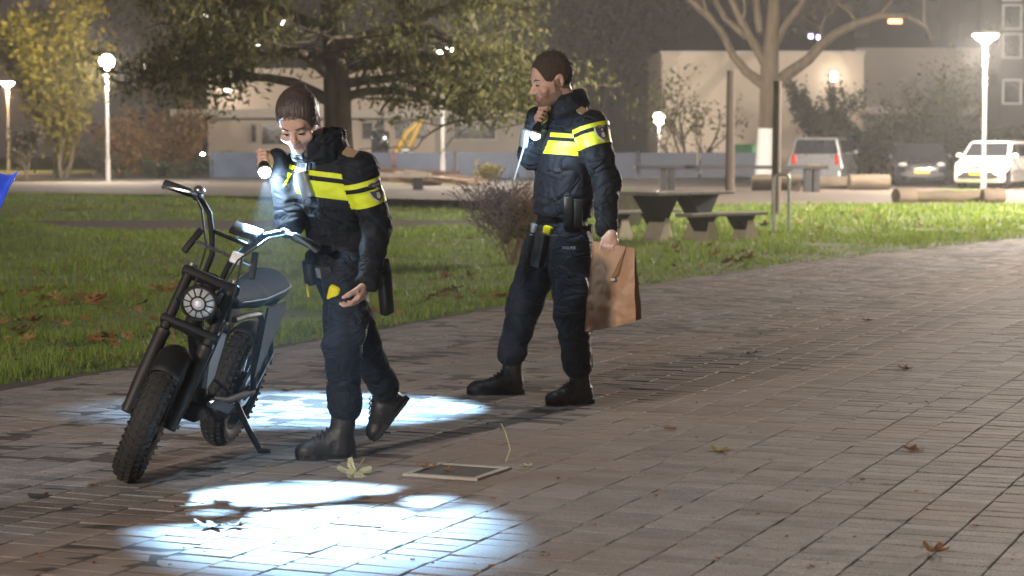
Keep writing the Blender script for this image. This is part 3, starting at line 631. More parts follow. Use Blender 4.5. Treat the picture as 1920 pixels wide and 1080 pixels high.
o = MB().prism([(-.7, 0), (.6, 0), (.75, .35), (.45, .62), (-.1, .7), (-.6, .45)], -.4, .4, lambda u, v, d: Vector((u, d*(1-.3*v), v))).build('boulder', MAT['concrete'], None); o.location = (lookup(1165, 36), 36, .0); o.scale = (.5, .5, .85); tag(o, 'pale boulder behind the picnic table close to the man', 'boulder')
o = MB().box((0, 0, .7), (1.3, .9, 1.4), bev=.06).build('green_bin', MAT['green_paint']); o.location = (lookup(1402, 88), 88, .05); tag(o, 'green container left of the thick pale tree trunk', 'container')
# ================================================================== parked cars
mat('car_white', (.78, .76, .73), .25, var=.03, coat=.6); mat('car_black', (.02, .021, .024), .25, var=.1, coat=.6); mat('car_silver', (.20, .205, .215), .3, var=.05, metal=.3, coat=.6)
mat('tyre', (.025, .025, .026), .85, var=.2, scale=30, bump=.3, bscale=120); mat('rim', (.45, .45, .46), .35, metal=.8); mat('plate_yellow', (.75, .42, .02), .5, var=.04); mat('lens', (.42, .42, .43), .1, var=.05, spec=.8)
mat('car_trim', (.02, .02, .022), .5); mat('tail_red', (.4, .02, .015), .25)
def poly(s, planes, rnd=.06, k=.03, sub=False):
    P = np.stack(np.meshgrid(*s.ax, indexing='ij'), -1); d = None
    for (n, c) in planes:
        n = np.array(n, dtype=np.float32); l = np.linalg.norm(n); q = (P@(n/l))-c/l+rnd
        if d is None: d = q
        else:
            kk = rnd*1.6; h = np.clip(.5-.5*(d-q)/kk, 0, 1); d = d*(1-h)+q*h+kk*h*(1-h)
    s._comb((slice(None),)*3, (d-rnd).astype(np.float32), k, sub)
def pl(a, b, out):     # plane through two points of the side view (x, z), normal towards out
    dx, dz = b[0]-a[0], b[1]-a[1]; n = np.array((dz, 0, -dx))
    if n@np.array((out[0]-a[0], 0, out[1]-a[1])) < 0: n = -n
    return (tuple(n), float(n@np.array((a[0], 0, a[1]))))
def car(name, label, px, Y, heading, paint, L=3.6, H=1.48, Wd=1.6, rear_boxy=False, plate=True, lamps='lens', res=.035, tail='tail_red'):
    B = thing(name, label, 'car', (lookup(px, Y), Y, .055), math.atan2(heading[1], heading[0]), 'cars beyond the lawn')
    h2 = L/2; w = Wd/2; s = SDF((-h2-.1, -w-.1, .08), (h2+.1, w+.1, H+.1), res)
    s.d[:] = 1.
    belt = H*.64; wt = .24
    sd_ = [((0, 1, .05), w+.03), ((0, -1, .05), w+.03)]
    poly(s, sd_+[pl((h2, .5), (h2-.12, .78), (h2+1, .7)), pl((h2-.12, .78), (h2-.85, belt+.03), (h2, 2)), pl((h2, .5), (h2-.04, .2), (h2+1, .3)), pl((-h2, .5), (-h2+.08, belt), (-h2-1, .6)), ((0, 0, 1), belt+.05), ((0, 0, -1), -.17), ((1, .35, 0), h2+.14), ((1, -.35, 0), h2+.14)], .07)
    ws0, ws1 = (h2-.78, belt-.02), (h2-1.42, H-.02); rs0, rs1 = (-h2+.05, belt-.02), (-h2+(.14 if rear_boxy else .34), H-.04)
    poly(s, [((0, 1, wt), w+belt*wt-.01), ((0, -1, wt), w+belt*wt-.01), pl(ws0, ws1, (h2, H)), pl(rs0, rs1, (-h2-1, H)), ((0, 0, 1), H), ((0, 0, -1), -.5)], .06, .03)
    xa, xr = h2-.68, -h2+.62
    for x in (xa, xr):
        for sy in (-1, 1): s.cap((x, sy*(w-.12), .31), (x, sy*(w+.3), .31), .345, .345, .01, True)
    s.build('body', MAT[paint], B, relax=1)
    for x in (xa, xr):
        for sy in (-1, 1):
            t = MB().lathe([(.19, -.09), (.29, -.09), (.31, -.06), (.31, .06), (.29, .09), (.19, .09)], (x, sy*(w-.1), .31), (0, 1, 0), 22, True).build('wheel', MAT['tyre'], B, True)
            r = MB().lathe([(.0, sy*.07), (.05, sy*.075), (.19, sy*.085), (.19, sy*.05)], (x, sy*(w-.1), .31), (0, 1, 0), 22)
            r.build('rim', MAT['rim'], t, True)
    def quad(pts, nm, m, off): 
        c = Vector((0, 0, 0)); q = [Vector(p) for p in pts]; n = (q[1]-q[0]).cross(q[2]-q[0]).normalized(); c = sum(q, Vector())/len(q)
        if n.dot(c-Vector((0, 0, .75))) < 0: n = -n
        return MB().prism([(i, 0) for i in range(len(q))], -.03, off, lambda u, v, d: q[int(u)]+n*d).build(nm, MAT[m], B)
    def lerp2(a, b, t): return (a[0]+(b[0]-a[0])*t, a[1]+(b[1]-a[1])*t)
    for (a, b, nm) in ((ws0, ws1, 'windscreen'), (rs0, rs1, 'rear_window')):
        lo, hi = lerp2(a, b, .12 if nm == 'windscreen' else .06), lerp2(a, b, .90)
        y0, y1 = w-(lo[1]-belt)*wt-.10, w-(hi[1]-belt)*wt-.10
        quad([(lo[0], -y0, lo[1]), (lo[0], y0, lo[1]), (hi[0], y1, hi[1]), (hi[0], -y1, hi[1])], nm, 'glass_dark', .006)
    for sy in (-1, 1):
        z0, z1 = belt+.05, H-.10
        for (xa0, xa1, xb0, xb1) in ((ws0[0]-.16, ws1[0]-.06, .02, .02), (-.06, -.06, rs0[0]+.42, rs1[0]+.22)):
            quad([(xa0, sy*(w-(z0-belt)*wt+.002), z0), (xa1, sy*(w-(z1-belt)*wt+.002), z1), (xb1, sy*(w-(z1-belt)*wt+.002), z1), (xb0, sy*(w-(z0-belt)*wt+.002), z0)], 'side_window', 'glass_dark', .006)
        MB().sphere((h2-1.02, sy*(w+.09), belt+.07), (.06, .11, .075), 12, 8).build('mirror', MAT[paint], B, True)
        MB().sphere((h2-.20, sy*(w-.24), .70), (.17, .17, .085), 14, 8).build('headlight', MAT[lamps], B, True)
        MB().box((-h2+.03, sy*(w-.13), .86), (.1, .16, .34), bev=.03).build('tail_light', MAT[tail], B, True)
        MB().box((h2-.05, sy*(w-.22), .37), (.1, .14, .1), bev=.02).build('fog_light', MAT['car_trim'], B, True)
    g = MB().prism([(-.5, .3), (.5, .3), (.56, .42), (.44, .52), (-.44, .52), (-.56, .42)], 0, .1, lambda u, v, d: Vector((h2-.085+d, u*w/.8, v))).build('grille', MAT['car_trim'], B)
    if plate:
        MB().box((h2+.025, 0, .47), (.02, .5, .11)).build('number_plate', MAT['plate_yellow'], B); MB().box((-h2-.005, 0, .62), (.03, .5, .11)).build('number_plate', MAT['plate_yellow'], B)
    MB().box((h2-.03, 0, .66), (.09, w*1.15, .05), bev=.015).build('upper_grille', MAT['car_trim'], B)
    return B
car('hatchback', 'white small hatchback parked behind the tall right lamp', 1864, 68, (-.48, -.88), 'car_white')
car('dark_car', 'black car with a yellow number plate left of the white hatchback', 1722, 72.5, (-.12, -.99), 'car_black', L=3.9, Wd=1.72, H=1.42)
car('grey_car', 'grey boxy car parked before the hedge behind the long table', 1545, 74, (.28, .96), 'car_silver', L=4.0, H=1.62, Wd=1.72, rear_boxy=True)
car('far_car', 'dark far car with round headlights lit, right of the orange bushes', 370, 172, (.05, -1), 'car_black', lamps='headlight_glow', res=.06)
car('far_car', 'dark far car with one tail lamp lit behind the fence', 862, 172, (.35, .95), 'car_black', lamps='headlight_glow', tail='tail_glow', res=.06)
# ================================================================== drain cover, leaves, litter on the paving
c = gnd(858, 886); B = thing('drain_cover', 'square drain cover with a pale metal frame set in the paving', 'drain cover', (c.x, c.y, .0), -.42)
f = MB()
for s in (-1, 1): f.box((s*.155, 0, .004), (.03, .34, .012)); f.box((0, s*.155, .0035), (.279, .03, .011))
f.build('frame', MAT['concrete'], B); MB().box((0, 0, .0025), (.276, .276, .006)).build('plate', MAT['joint'], B)
def leaf_mesh(seed, lobes=5, curl=.35):
    r = random.Random(seed); pts = []; n = lobes*6
    for i in range(n):
        t = 2*PI*i/n; e = abs(math.cos(lobes*t/2+.3)); rad = .42+.5*e**1.6+r.uniform(-.09, .09)
        if abs(t-PI) < .35: rad *= .55
        pts.append((rad*math.cos(t), rad*math.sin(t)*.85))
    mb = MB(); v = [(0, 0, .05)]
    for k in (.5, 1.): v += [(x*k, y*k, curl*.45*((x*k)**2*r.uniform(.6, 1.0)+.8*(y*k)**2*r.uniform(.4, 1.1))+r.uniform(-.04, .04)) for x, y in pts]
    f = [(0, 1+i, 1+(i+1) % n) for i in range(n)]+[(1+i, 1+n+i, 1+n+(i+1) % n, 1+(i+1) % n) for i in range(n)]
    mb.add(v, f); mb.tube([(-.1, 0, .04), (-.6, .04, .05), (-1.2, .12, .18)], .025, 4); return mb
def fallen(label, px, py, size, m, seed, z=.004, curl=.35, tilt=.15):
    o = leaf_mesh(seed, curl=curl).build('fallen_leaf', MAT[m]); c = gnd(px, py); o.location = (c.x, c.y, z); r = random.Random(seed); o.scale = (size, size, size)
    o.rotation_euler = (r.uniform(-tilt, tilt), r.uniform(-tilt, tilt), r.uniform(0, 6)); return tag(o, label, 'leaf', 'fallen leaves on the paving')
fallen("large pale yellow maple leaf just right of the woman's front boot", 665, 893, .105, 'leaf_pale', 1, .012, .6, .35)
fallen('reddish brown curled leaf left of the ochre leaf', 1250, 805, .058, 'leaf_dry', 2, .006, .8)
fallen('ochre yellow leaf in the middle of the paving', 1350, 846, .072, 'leaf_ochre', 3, .004, .5)
fallen('dark curled leaf right of the ochre leaf', 1708, 844, .06, 'leaf_dry', 4, .004, .8)
fallen('rust red curled leaf near the bottom right corner', 1752, 1036, .065, 'leaf_dry', 5, .006, 1.2)
fallen('small dark leaf beyond the ochre leaf, right of the bag', 1408, 664, .06, 'leaf_dry', 6, .004, 1.)
fallen('small leaf near the right edge on the paving', 1696, 692, .07, 'leaf_dry', 7, .004, 1.)
fallen('small dark leaf at the back edge of the path', 1628, 601, .06, 'leaf_dry', 8)
fallen('small white torn leaf right of the drain cover', 988, 876, .035, 'leaf_pale', 9, .004, 1.2)
fallen("dark leaf behind the rear wheel in the torch light", 538, 733, .06, 'leaf_dry', 10, .004, .9)
fallen('dark brown leaf in the bright torch pool near the front', 395, 990, .07, 'leaf_dry', 11, .005, .9)
fallen('crumpled dark leaf beside the leaf in the torch pool', 445, 989, .055, 'leaf_dry', 12, .005, 1.3)
fallen('dark leaf lying on the drain cover', 800, 882, .055, 'leaf_dry', 13, .012, 1.3); fallen('small dark leaf on the near edge of the drain cover', 838, 888, .04, 'leaf_dry', 14, .012, 1.4)
fallen("small pale leaf left of the front wheel", 178, 912, .03, 'leaf_pale', 15); fallen('small dark leaf below the drain cover', 872, 931, .035, 'leaf_dry', 16)
o = MB().tube([(0, 0, .0), (.02, .03, .05), (.0, .06, .12), (-.02, .05, .16)], [.003, .003, .0025, .002], 5).build('twig', MAT['leaf_pale']); o.location = gnd(948, 866); tag(o, 'thin pale upright twig beside the drain cover', 'twig')
r = np.random.default_rng(5); dv = MB(); rg = random.Random(9)
for k in range(220):
    y = 6.8+rg.random()**1.6*22; x = y*rg.uniform(-.25, .25)
    if edge_dist(np.array([x]), np.array([y]))[0] < .1: continue
    s = rg.uniform(.002, .008); dv.box((x, y, .004), (s*rg.uniform(1, 4), s*1.2, s*.7), Euler((0, 0, rg.random()*3)))
o = dv.build('debris', MAT['leaf_dry']); tag(o, 'crumbs of bark and leaf scattered over the paving', 'debris', kind='stuff')
# dry leaves over the lawn
lv = MB(); proto = [leaf_mesh(k+60, curl=.7) for k in range(6)]
spots = [(75, 560, 9), (190, 565, 8), (40, 620, 6), (120, 600, 6), (200, 640, 7), (830, 560, 7), (905, 566, 4), (1390, 487, 7), (210, 690, 5), (320, 545, 5), (540, 560, 3), (725, 590, 5), (160, 575, 6), (1300, 470, 4), (1600, 415, 8), (1500, 430, 8), (1700, 430, 6), (850, 520, 4)]
for (px, py, n_) in spots:
    for k in range(n_):
        c = gnd(px+rg.gauss(0, 30), py+rg.gauss(0, 8), .03)
        if edge_dist(np.array([c.x]), np.array([c.y]))[0] > -.08: continue
        q = rg.choice(proto); s = rg.uniform(.04, .08)*(1+c.y/60); M = Euler((rg.uniform(-.5, .5), rg.uniform(-.5, .5), rg.random()*6)).to_matrix()
        lv.add([c+Vector((0, 0, float(hz(c.x, c.y))+.01))+M @ (Vector(t)*s) for t in q.v], q.f)
for k in range(420):
    c = gnd(rg.uniform(0, 1900), 0+rg.uniform(430, 700), .03)
    if edge_dist(np.array([c.x]), np.array([c.y]))[0] > -.08: continue
    q = rg.choice(proto); s = rg.uniform(.025, .05); M = Euler((rg.uniform(-.6, .6), rg.uniform(-.6, .6), rg.random()*6)).to_matrix()
    lv.add([c+Vector((0, 0, float(hz(c.x, c.y))+.01))+M @ (Vector(t)*s) for t in q.v], q.f)
mat('leaf_lawn', ((.20, .09, .03), (.44, .22, .08)), .65, islands=True, scale=20, objrand=.7); o = lv.build('lawn_leaves', MAT['leaf_lawn']); tag(o, 'brown autumn leaves scattered over the lawn', 'leaves', kind='stuff')
# ================================================================== blue plastic sheet at the left edge
mat('blue_plastic', ((.04, .10, .75), (.09, .2, .95)), .35, scale=4, bump=.7, bscale=12)
Y = 9.6; p = at(-70, 700, Y); B = thing('tarpaulin', 'bright blue plastic sheet hanging in from the left edge', 'tarpaulin', (p.x, p.y, 0)); q = B.location.copy()
MB().tube([(0, 0, 0), (0, 0, 1.32)], .022, 10).build('pole', MAT['dark_steel'], B)
nx, nz_ = 16, 16; V = []; 
for i in range(nx):
    for j in range(nz_):
        u, v = i/(nx-1), j/(nz_-1); top = Vector((-.02, -.02, 1.27)).lerp(at(36, 327, Y)-q, u); bot = Vector((-.02, .02, .75)).lerp(at(30, 340, Y)-q, u)
        w = top.lerp(bot, v); V.append(w+Vector((0, .035*math.sin(u*9+v*3)*(.3+v), .012*math.sin(u*14))))
F = [(i*nz_+j, (i+1)*nz_+j, (i+1)*nz_+j+1, i*nz_+j+1) for i in range(nx-1) for j in range(nz_-1)]
o = MB().add(V, F).build('sheet', MAT['blue_plastic'], B, True); o.modifiers.new('thick', 'SOLIDIFY').thickness = .003
# ================================================================== fat-tyre electric bicycle
mat('bike_black', (.013, .0135, .015), .6, var=.15, scale=20, spec=.3); mat('fork_black', (.02, .019, .018), .5, var=.15, scale=20); mat('bike_tyre', (.02, .019, .018), .8, var=.25, scale=30, bump=.3, bscale=150)
mat('alloy', (.42, .42, .43), .3, metal=.9, var=.1); mat('seat_black', (.014, .015, .017), .8, var=.2, scale=40, bump=.4, bscale=160, spec=.2); mat('bike_grey', (.22, .24, .26), .5, metal=.3, var=.08)
mat('rubber', (.02, .02, .021), .7); mat('reflector', (.8, .8, .82), .15, var=.1, scale=60)
BL = 1.14; RW = .283; RAKE = math.radians(25)
rc, fc = gnd(408, 832), gnd(246, 902); mid = (rc+fc)/2; hd = (fc-rc); BL = hd.length; hd.normalize()
BK = thing('electric_bicycle', 'black fat tyre electric bicycle leaning on its kickstand in the torch light', 'bicycle', (mid.x, mid.y, 0))
LEAN = math.radians(18)
BK.rotation_mode = 'QUATERNION'; BK.rotation_quaternion = (Matrix.Rotation(math.atan2(hd.y, hd.x), 4, 'Z') @ Matrix.Rotation(-LEAN, 4, 'X')).to_quaternion()
FA = Vector((BL/2, 0, RW)); RAx = Vector((-BL/2, 0, RW)); SA = Vector((-math.sin(RAKE), 0, math.cos(RAKE))); SF = Vector((math.cos(RAKE), 0, math.sin(RAKE)))
STEER = math.radians(13); SM = Matrix.Translation(FA) @ Matrix.Rotation(STEER, 4, SA) @ Matrix.Translation(-FA)
I4 = Matrix.Identity(4)
def wheel(name, c, M, motor):
    rt = .056; t = MB().lathe([((RW-rt)+rt*math.cos(a)*(1 if math.cos(a) > 0 else .8), rt*1.0*math.sin(a)) for a in [2*PI*k/16 for k in range(16)]], c, (0, 1, 0), 56, True).xform(M).build(name, MAT['bike_tyre'], BK, True)
    tr = MB()
    for k in range(50):
        a = 2*PI*(k)/50
        for (y, rr_, da, sz) in ((.014, RW-.002, 0, (.016, .018, .011)), (-.014, RW-.002, .5, (.016, .018, .011)), (.038, RW-.016, .25, (.018, .014, .011)), (-.038, RW-.016, .75, (.018, .014, .011)), (.053, RW-.034, .6, (.012, .008, .012)), (-.053, RW-.034, .1, (.012, .008, .012))):
            b = a+da*2*PI/50; d = Vector((math.cos(b), 0, math.sin(b))); tl = -y*9
            R = Matrix((Vector((-math.sin(b), 0, math.cos(b))), Vector((0, 1, 0)), d)).transposed() @ Matrix.Rotation(tl, 3, 'X')
            tr.box(c+d*rr_+Vector((0, y, 0)), sz, R)
    o = tr.xform(M).build('tread_blocks', MAT['bike_tyre'], t); o['kind'] = 'stuff'
    MB().lathe([(RW-.098, -.042), (RW-.084, -.042), (RW-.09, 0), (RW-.084, .042), (RW-.098, .042), (RW-.104, 0)], c, (0, 1, 0), 48, True).xform(M).build('rim', MAT['bike_black'], t, True)
    sp = MB()
    for k in range(10):
        a = 2*PI*(k//2)/5+(.16 if k % 2 else -.16); d = Vector((math.cos(a), 0, math.sin(a))); a2 = a+(.09 if k % 2 else -.09); e = Vector((math.cos(a2), 0, math.sin(a2)))
        sp.tube([c+d*.04, c+e*(RW-.1)], [.011, .009], 6, flat=2.2)
    sp.xform(M).build('spokes', MAT['alloy'] if motor else MAT['bike_black'], t, True)
    MB().lathe([(0, -.07), (.022, -.07), (.022, -.05), (.075 if motor else .03, -.045), (.075 if motor else .03, .045), (.022, .05), (.022, .07), (0, .07)], c, (0, 1, 0), 24).xform(M).build('hub', MAT['bike_black'], t, True)
    MB().lathe([(.055, .058), (.08, .058), (.08, .061), (.055, .061)], c, (0, 1, 0), 32, True).xform(M).build('brake_disc', MAT['alloy'], t, True)
    return t
wheel('front_wheel', FA, SM, False); wheel('rear_wheel', RAx, I4, True)
def sp(t, y=0., f=0.): return FA+SA*t+SF*f+Vector((0, y, 0))     # a point of the steering assembly
# fork
fk = MB()
for y in (-.093, .093): fk.tube([sp(-.03, y, .03), sp(.10, y, .035), sp(.33, y, .035)], [.024, .030, .030], 12); fk.tube([sp(.32, y, .035), sp(.335, y, .035), sp(.345, y, .035), sp(.60, y, .035)], [.031, .033, .022, .022], 12)
F_ = fk.xform(SM).build('fork', MAT['fork_black'], BK, True)
for t, h in ((.385, .035), (.605, .04)):
    b = MB(); b.box(sp(t, 0, .025), (.075, .25, h), Matrix.Rotation(-RAKE, 3, 'Y'), .012); b.xform(SM).build('fork_clamp', MAT['bike_black'], F_, True)
ax = MB(); ax.lathe([(.011, -.125), (.011, .125)], FA+SF*.0, (0, 1, 0), 10); ax.xform(SM).build('axle', MAT['alloy'], F_, True)
for y in (-.093, .093):
    b = MB(); b.lathe([(0, 0), (.02, .001), (.021, .014), (0, .018)], sp(.625, y, .035), SA, 12); b.xform(SM).build('fork_cap', MAT['alloy'], F_, True)
b = MB(); b.tube([sp(.37), sp(.64)], .026, 12); b.xform(SM).build('steerer', MAT['bike_black'], F_, True)
cp = MB(); cp.box(sp(.06, .075, -.045), (.03, .03, .06), Matrix.Rotation(-RAKE, 3, 'Y'), .006); cp.xform(SM).build('brake_caliper', MAT['alloy'], F_, True)
ch = MB(); ch.tube([sp(.08, .085, -.05), sp(.22, .125, .0), sp(.45, .125, .03), sp(.60, .11, .08), sp(.74, .08, .08)], .0045, 6); ch.xform(SM).build('brake_hose', MAT['rubber'], F_, True)
# front mudguard
b = MB(); pr = []
for i in range(12):
    a = math.radians(50)+math.radians(95)*i/11; pr.append(FA+Vector((math.cos(a), 0, math.sin(a)))*(RW+.022))
V = []; m_ = 9
for i, p in enumerate(pr):
    d = (p-FA).normalized()
    for j in range(m_):
        q = -1+2*j/(m_-1); V.append(p+Vector((0, q*.066, 0))-d*(abs(q)**2.4*.04))
b.add(V, [(i*m_+j, (i+1)*m_+j, (i+1)*m_+j+1, i*m_+j+1) for i in range(11) for j in range(m_-1)]); o = b.xform(SM).build('front_mudguard', MAT['bike_black'], BK, True); o.modifiers.new('t', 'SOLIDIFY').thickness = .005
# headlight with ring and pattern
hl = sp(.475, 0, .135); hx = SM.to_3x3() @ Vector((.97, 0, -.2)).normalized(); hc = SM @ hl
H = MB().lathe([(0, -.07), (.05, -.065), (.068, -.03), (.075, 0), (.075, .014), (.066, .014)], hc, hx, 28).build('headlight', MAT['bike_black'], BK, True)
MB().lathe([(.066, .004), (.05, .014), (.03, .018), (0, .02)], hc, hx, 28).build('lens', MAT['lens'], H, True)
g = MB(); e1 = Vector((0, 1, 0)); e1 = (e1-hx*e1.dot(hx)).normalized(); e2 = hx.cross(e1)
for k in range(12):
    a = 2*PI*k/12; d = e1*math.cos(a)+e2*math.sin(a); g.tube([hc+hx*.021+d*.028, hc+hx*.013+d*.063], .0028, 5)
g.lathe([(.026, .019), (.03, .023), (.034, .019)], hc, hx, 24, True); g.build('lens_ribs', MAT['car_trim'], H)
MB().lathe([(0, .026), (.012, .024), (.016, .02)], hc, hx, 14).build('bulb_cap', MAT['reflector'], H, True)
for s in (-1, 1): MB().tube([hc+e1*s*.07-hx*.01, SM @ sp(.475, s*.09, .04)], .012, 8).build('bracket', MAT['bike_black'], H, True)
# handlebar: risers, bent bar, grips, levers, display
def hb(y, t, f=0.): return SM @ sp(t, y, f)
hbar = MB()
for s in (-1, 1): hbar.tube([hb(s*.035, .60, .0), hb(s*.04, .72, .0), hb(s*.075, .80, -.005), hb(s*.12, .88, -.01), hb(s*.17, .925, -.03), hb(s*.23, .945, -.06), hb(s*.345, .955, -.11)], .0125, 10)
HB = hbar.build('handlebar', MAT['bike_black'], BK, True)
MB().tube([hb(-.085, .815, 0), hb(.085, .815, 0)], .009, 8).build('crossbar', MAT['bike_black'], HB, True)
for s in (-1, 1):
    MB().tube([hb(s*.225, .944, -.058), hb(s*.235, .947, -.062), hb(s*.35, .957, -.112)], [.015, .0185, .0185], 12).build('grip', MAT['rubber'], HB, True)
    MB().tube([hb(s*.205, .935, -.02), hb(s*.23, .925, .02), hb(s*.30, .915, .01), hb(s*.345, .915, -.03)], [.009, .007, .006, .008], 6).build('brake_lever', MAT['alloy'], HB, True)
    MB().box(hb(s*.195, .938, -.04), (.04, .035, .035), bev=.008).build('switch', MAT['bike_black'], HB, True)
    MB().tube([hb(s*.205, .93, -.02), hb(s*.15, .86, .07), hb(s*.07, .72, .07), hb(s*.05, .55, .05)], .0045, 6).build('cable', MAT['rubber'], HB, True)
    MB().box(hb(s*.135, .735, .03), (.018, .028, .12), Matrix.Rotation(-RAKE, 3, 'Y') @ Matrix.Rotation(s*.25, 3, 'X'), .005).build('side_plate', MAT['bike_black'], HB, True)
MB().tube([hb(-.13, .735, .03), hb(.13, .735, .03)], .008, 8).build('plate_rod', MAT['alloy'], HB, True)
MB().box(hb(.062, .735, .04), (.02, .055, .05), Matrix.Rotation(-RAKE, 3, 'Y'), .006).build('reflector', MAT['reflector'], HB, True)
d = MB().box(hb(.05, .865, .01), (.075, .13, .022), Matrix.Rotation(.5, 3, 'Y'), .006).build('display', MAT['bike_black'], HB, True)
MB().box(hb(.05, .878, .0045), (.05, .1, .003), Matrix.Rotation(.5, 3, 'Y')).build('screen', MAT['glass_dark'], d)
for y in (.02, .08): MB().tube([hb(y, .82, 0), hb(y, .86, .005)], .008, 8).build('display_clamp', MAT['alloy'], HB, True)
MB().sphere(hb(-.20, .965, -.035), (.026, .026, .02), 14, 8).build('bell', MAT['alloy'], HB, True)
# frame
fr = MB(); hd0, hd1 = sp(.40, 0, -.0), sp(.59, 0, -.0)
fr.tube([hd0, hd1], .034, 14)
fr.tube([sp(.44), Vector((.15, 0, .50)), Vector((.02, 0, .34)), Vector((-.02, 0, .29))], [.036, .042, .042, .04], 10)
fr.tube([sp(.55), Vector((.12, 0, .66)), Vector((-.04, 0, .62)), Vector((-.10, 0, .60))], [.03, .028, .026, .026], 10)
fr.tube([Vector((-.10, 0, .62)), Vector((-.03, 0, .29))], .026, 10)
for s in (-1, 1):
    fr.tube([Vector((-.03, s*.04, .29)), Vector((-.2, s*.075, .275)), RAx+Vector((0, s*.085, 0))], [.02, .017, .016], 8)
    fr.tube([Vector((.0, s*.06, .665)), Vector((-.10, s*.07, .675)), Vector((-.30, s*.078, .675)), Vector((-.355, s*.08, .64)), Vector((-.40, s*.085, .46)), RAx+Vector((.02, s*.088, .02))], .0145, 8)
fr.lathe([(.032, -.06), (.032, .06)], (-.03, 0, .29), (0, 1, 0), 14)
FR = fr.build('frame', MAT['bike_black'], BK, True)
MB().prism([(.215, .60), (.07, .355), (.005, .40), (.02, .60)], -.052, .052, lambda u, v, d: Vector((u, d, v))).build('battery', MAT['bike_grey'], BK, True)
for s in (-1, 1): MB().prism([(-.33, .705), (-.60, .715), (-.62, .66), (-.50, .40), (-.45, .36), (-.41, .50)], .092, .101, lambda u, v, d: Vector((u, s*d, v))).build('side_panel', MAT['bike_black'], FR)
MB().box((.0, 0, .24), (.16, .10, .08), bev=.015).build('controller_box', MAT['bike_black'], FR, True)
# seat
s_ = SDF((-.70, -.16, .62), (.10, .16, .9), .008)
s_.cap((-.02, 0, .735), (-.30, 0, .74), .062, .088, .02, side=(0, 1, 0), flat=.62); s_.cap((-.30, 0, .74), (-.56, 0, .775), .088, .105, .02, side=(0, 1, 0), flat=.6); s_.cap((-.5, 0, .74), (-.6, 0, .76), .095, .09, .02, side=(0, 1, 0), flat=.7)
s_.cut((0, 0, .69), (0, 0, -1)); SE = s_.build('seat', MAT['seat_black'], BK)
b = MB(); b.tube([Vector((.0, -.05, .738))]+[Vector((x, -y_, z)) for x, y_, z in ((-.1, .072, .742), (-.3, .091, .748), (-.5, .104, .775), (-.6, .098, .79), (-.665, .06, .795))]+[Vector((-.685, 0, .797))]+[Vector((x, y_, z)) for x, y_, z in ((-.665, .06, .795), (-.6, .098, .79), (-.5, .104, .775), (-.3, .091, .748), (-.1, .072, .742), (0, .05, .738))], .0045, 6); b.build('piping', MAT['bike_grey'], SE, True)
MB().box((-.66, 0, .70), (.02, .09, .05), bev=.006).build('tail_light', MAT['tail_red'], BK, True)
# rear mudguard
b = MB(); V = []
for i in range(14):
    a = math.radians(62)+math.radians(98)*i/13; dd = Vector((math.cos(a), 0, math.sin(a))); p = RAx+dd*(RW+.025)
    for j in range(m_):
        q = -1+2*j/(m_-1); V.append(p+Vector((0, q*.066, 0))-dd*(abs(q)**2.4*.035))
b.add(V, [(i*m_+j, (i+1)*m_+j, (i+1)*m_+j+1, i*m_+j+1) for i in range(13) for j in range(m_-1)]); o = b.build('rear_mudguard', MAT['bike_black'], BK, True); o.modifiers.new('t', 'SOLIDIFY').thickness = .005
for s in (-1, 1): MB().tube([RAx+Vector((-.01, s*.09, .02)), RAx+Vector((-.235, s*.066, .16))], .005, 6).build('mudguard_stay', MAT['alloy'], o, True)
# cranks, pedals, chain, kickstand
CR = MB().lathe([(.012, -.085), (.012, .085)], (-.03, 0, .29), (0, 1, 0), 10).build('crank_axle', MAT['alloy'], BK, True)
for s, a in ((1, math.radians(8)), (-1, math.radians(188))):
    e = Vector((-.03+.16*math.cos(a), s*.095, .29+.16*math.sin(a))); MB().tube([Vector((-.03, s*.082, .29)), e], [.016, .012], 8, flat=.6).build('crank_arm', MAT['alloy'], CR, True)
    p = MB().box(e+Vector((0, s*.06, 0)), (.085, .095, .024), Euler((0, .35, 0)).to_matrix(), .006).build('pedal', MAT['rubber'], CR, True)
MB().lathe([(.07, -.066), (.078, -.066), (.078, -.061), (.07, -.061)], (-.03, 0, .29), (0, 1, 0), 36, True).build('chainring', MAT['alloy'], CR, True)
MB().tube([Vector((-.03, -.064, .367)), RAx+Vector((0, -.064, .04)), RAx+Vector((-.03, -.064, 0)), RAx+Vector((0, -.064, -.04)), Vector((-.03, -.064, .213))], .006, 5).build('chain', MAT['alloy'], CR, True)
iq = BK.rotation_quaternion.inverted(); kf = gnd(488, 850); kl = iq @ (Vector((kf.x, kf.y, .012))-BK.location)
ks = MB(); k0 = Vector((-.32, .09, .255)); ks.tube([k0, k0.lerp(kl, .5)+Vector((.012, 0, 0)), k0.lerp(kl, .88), kl+Vector((.0, .0, .0)), kl+(iq @ Vector((.045, -.01, .0)))], [.016, .014, .015, .014, .010], 8)
ks.build('kickstand', MAT['fork_black'], BK, True)
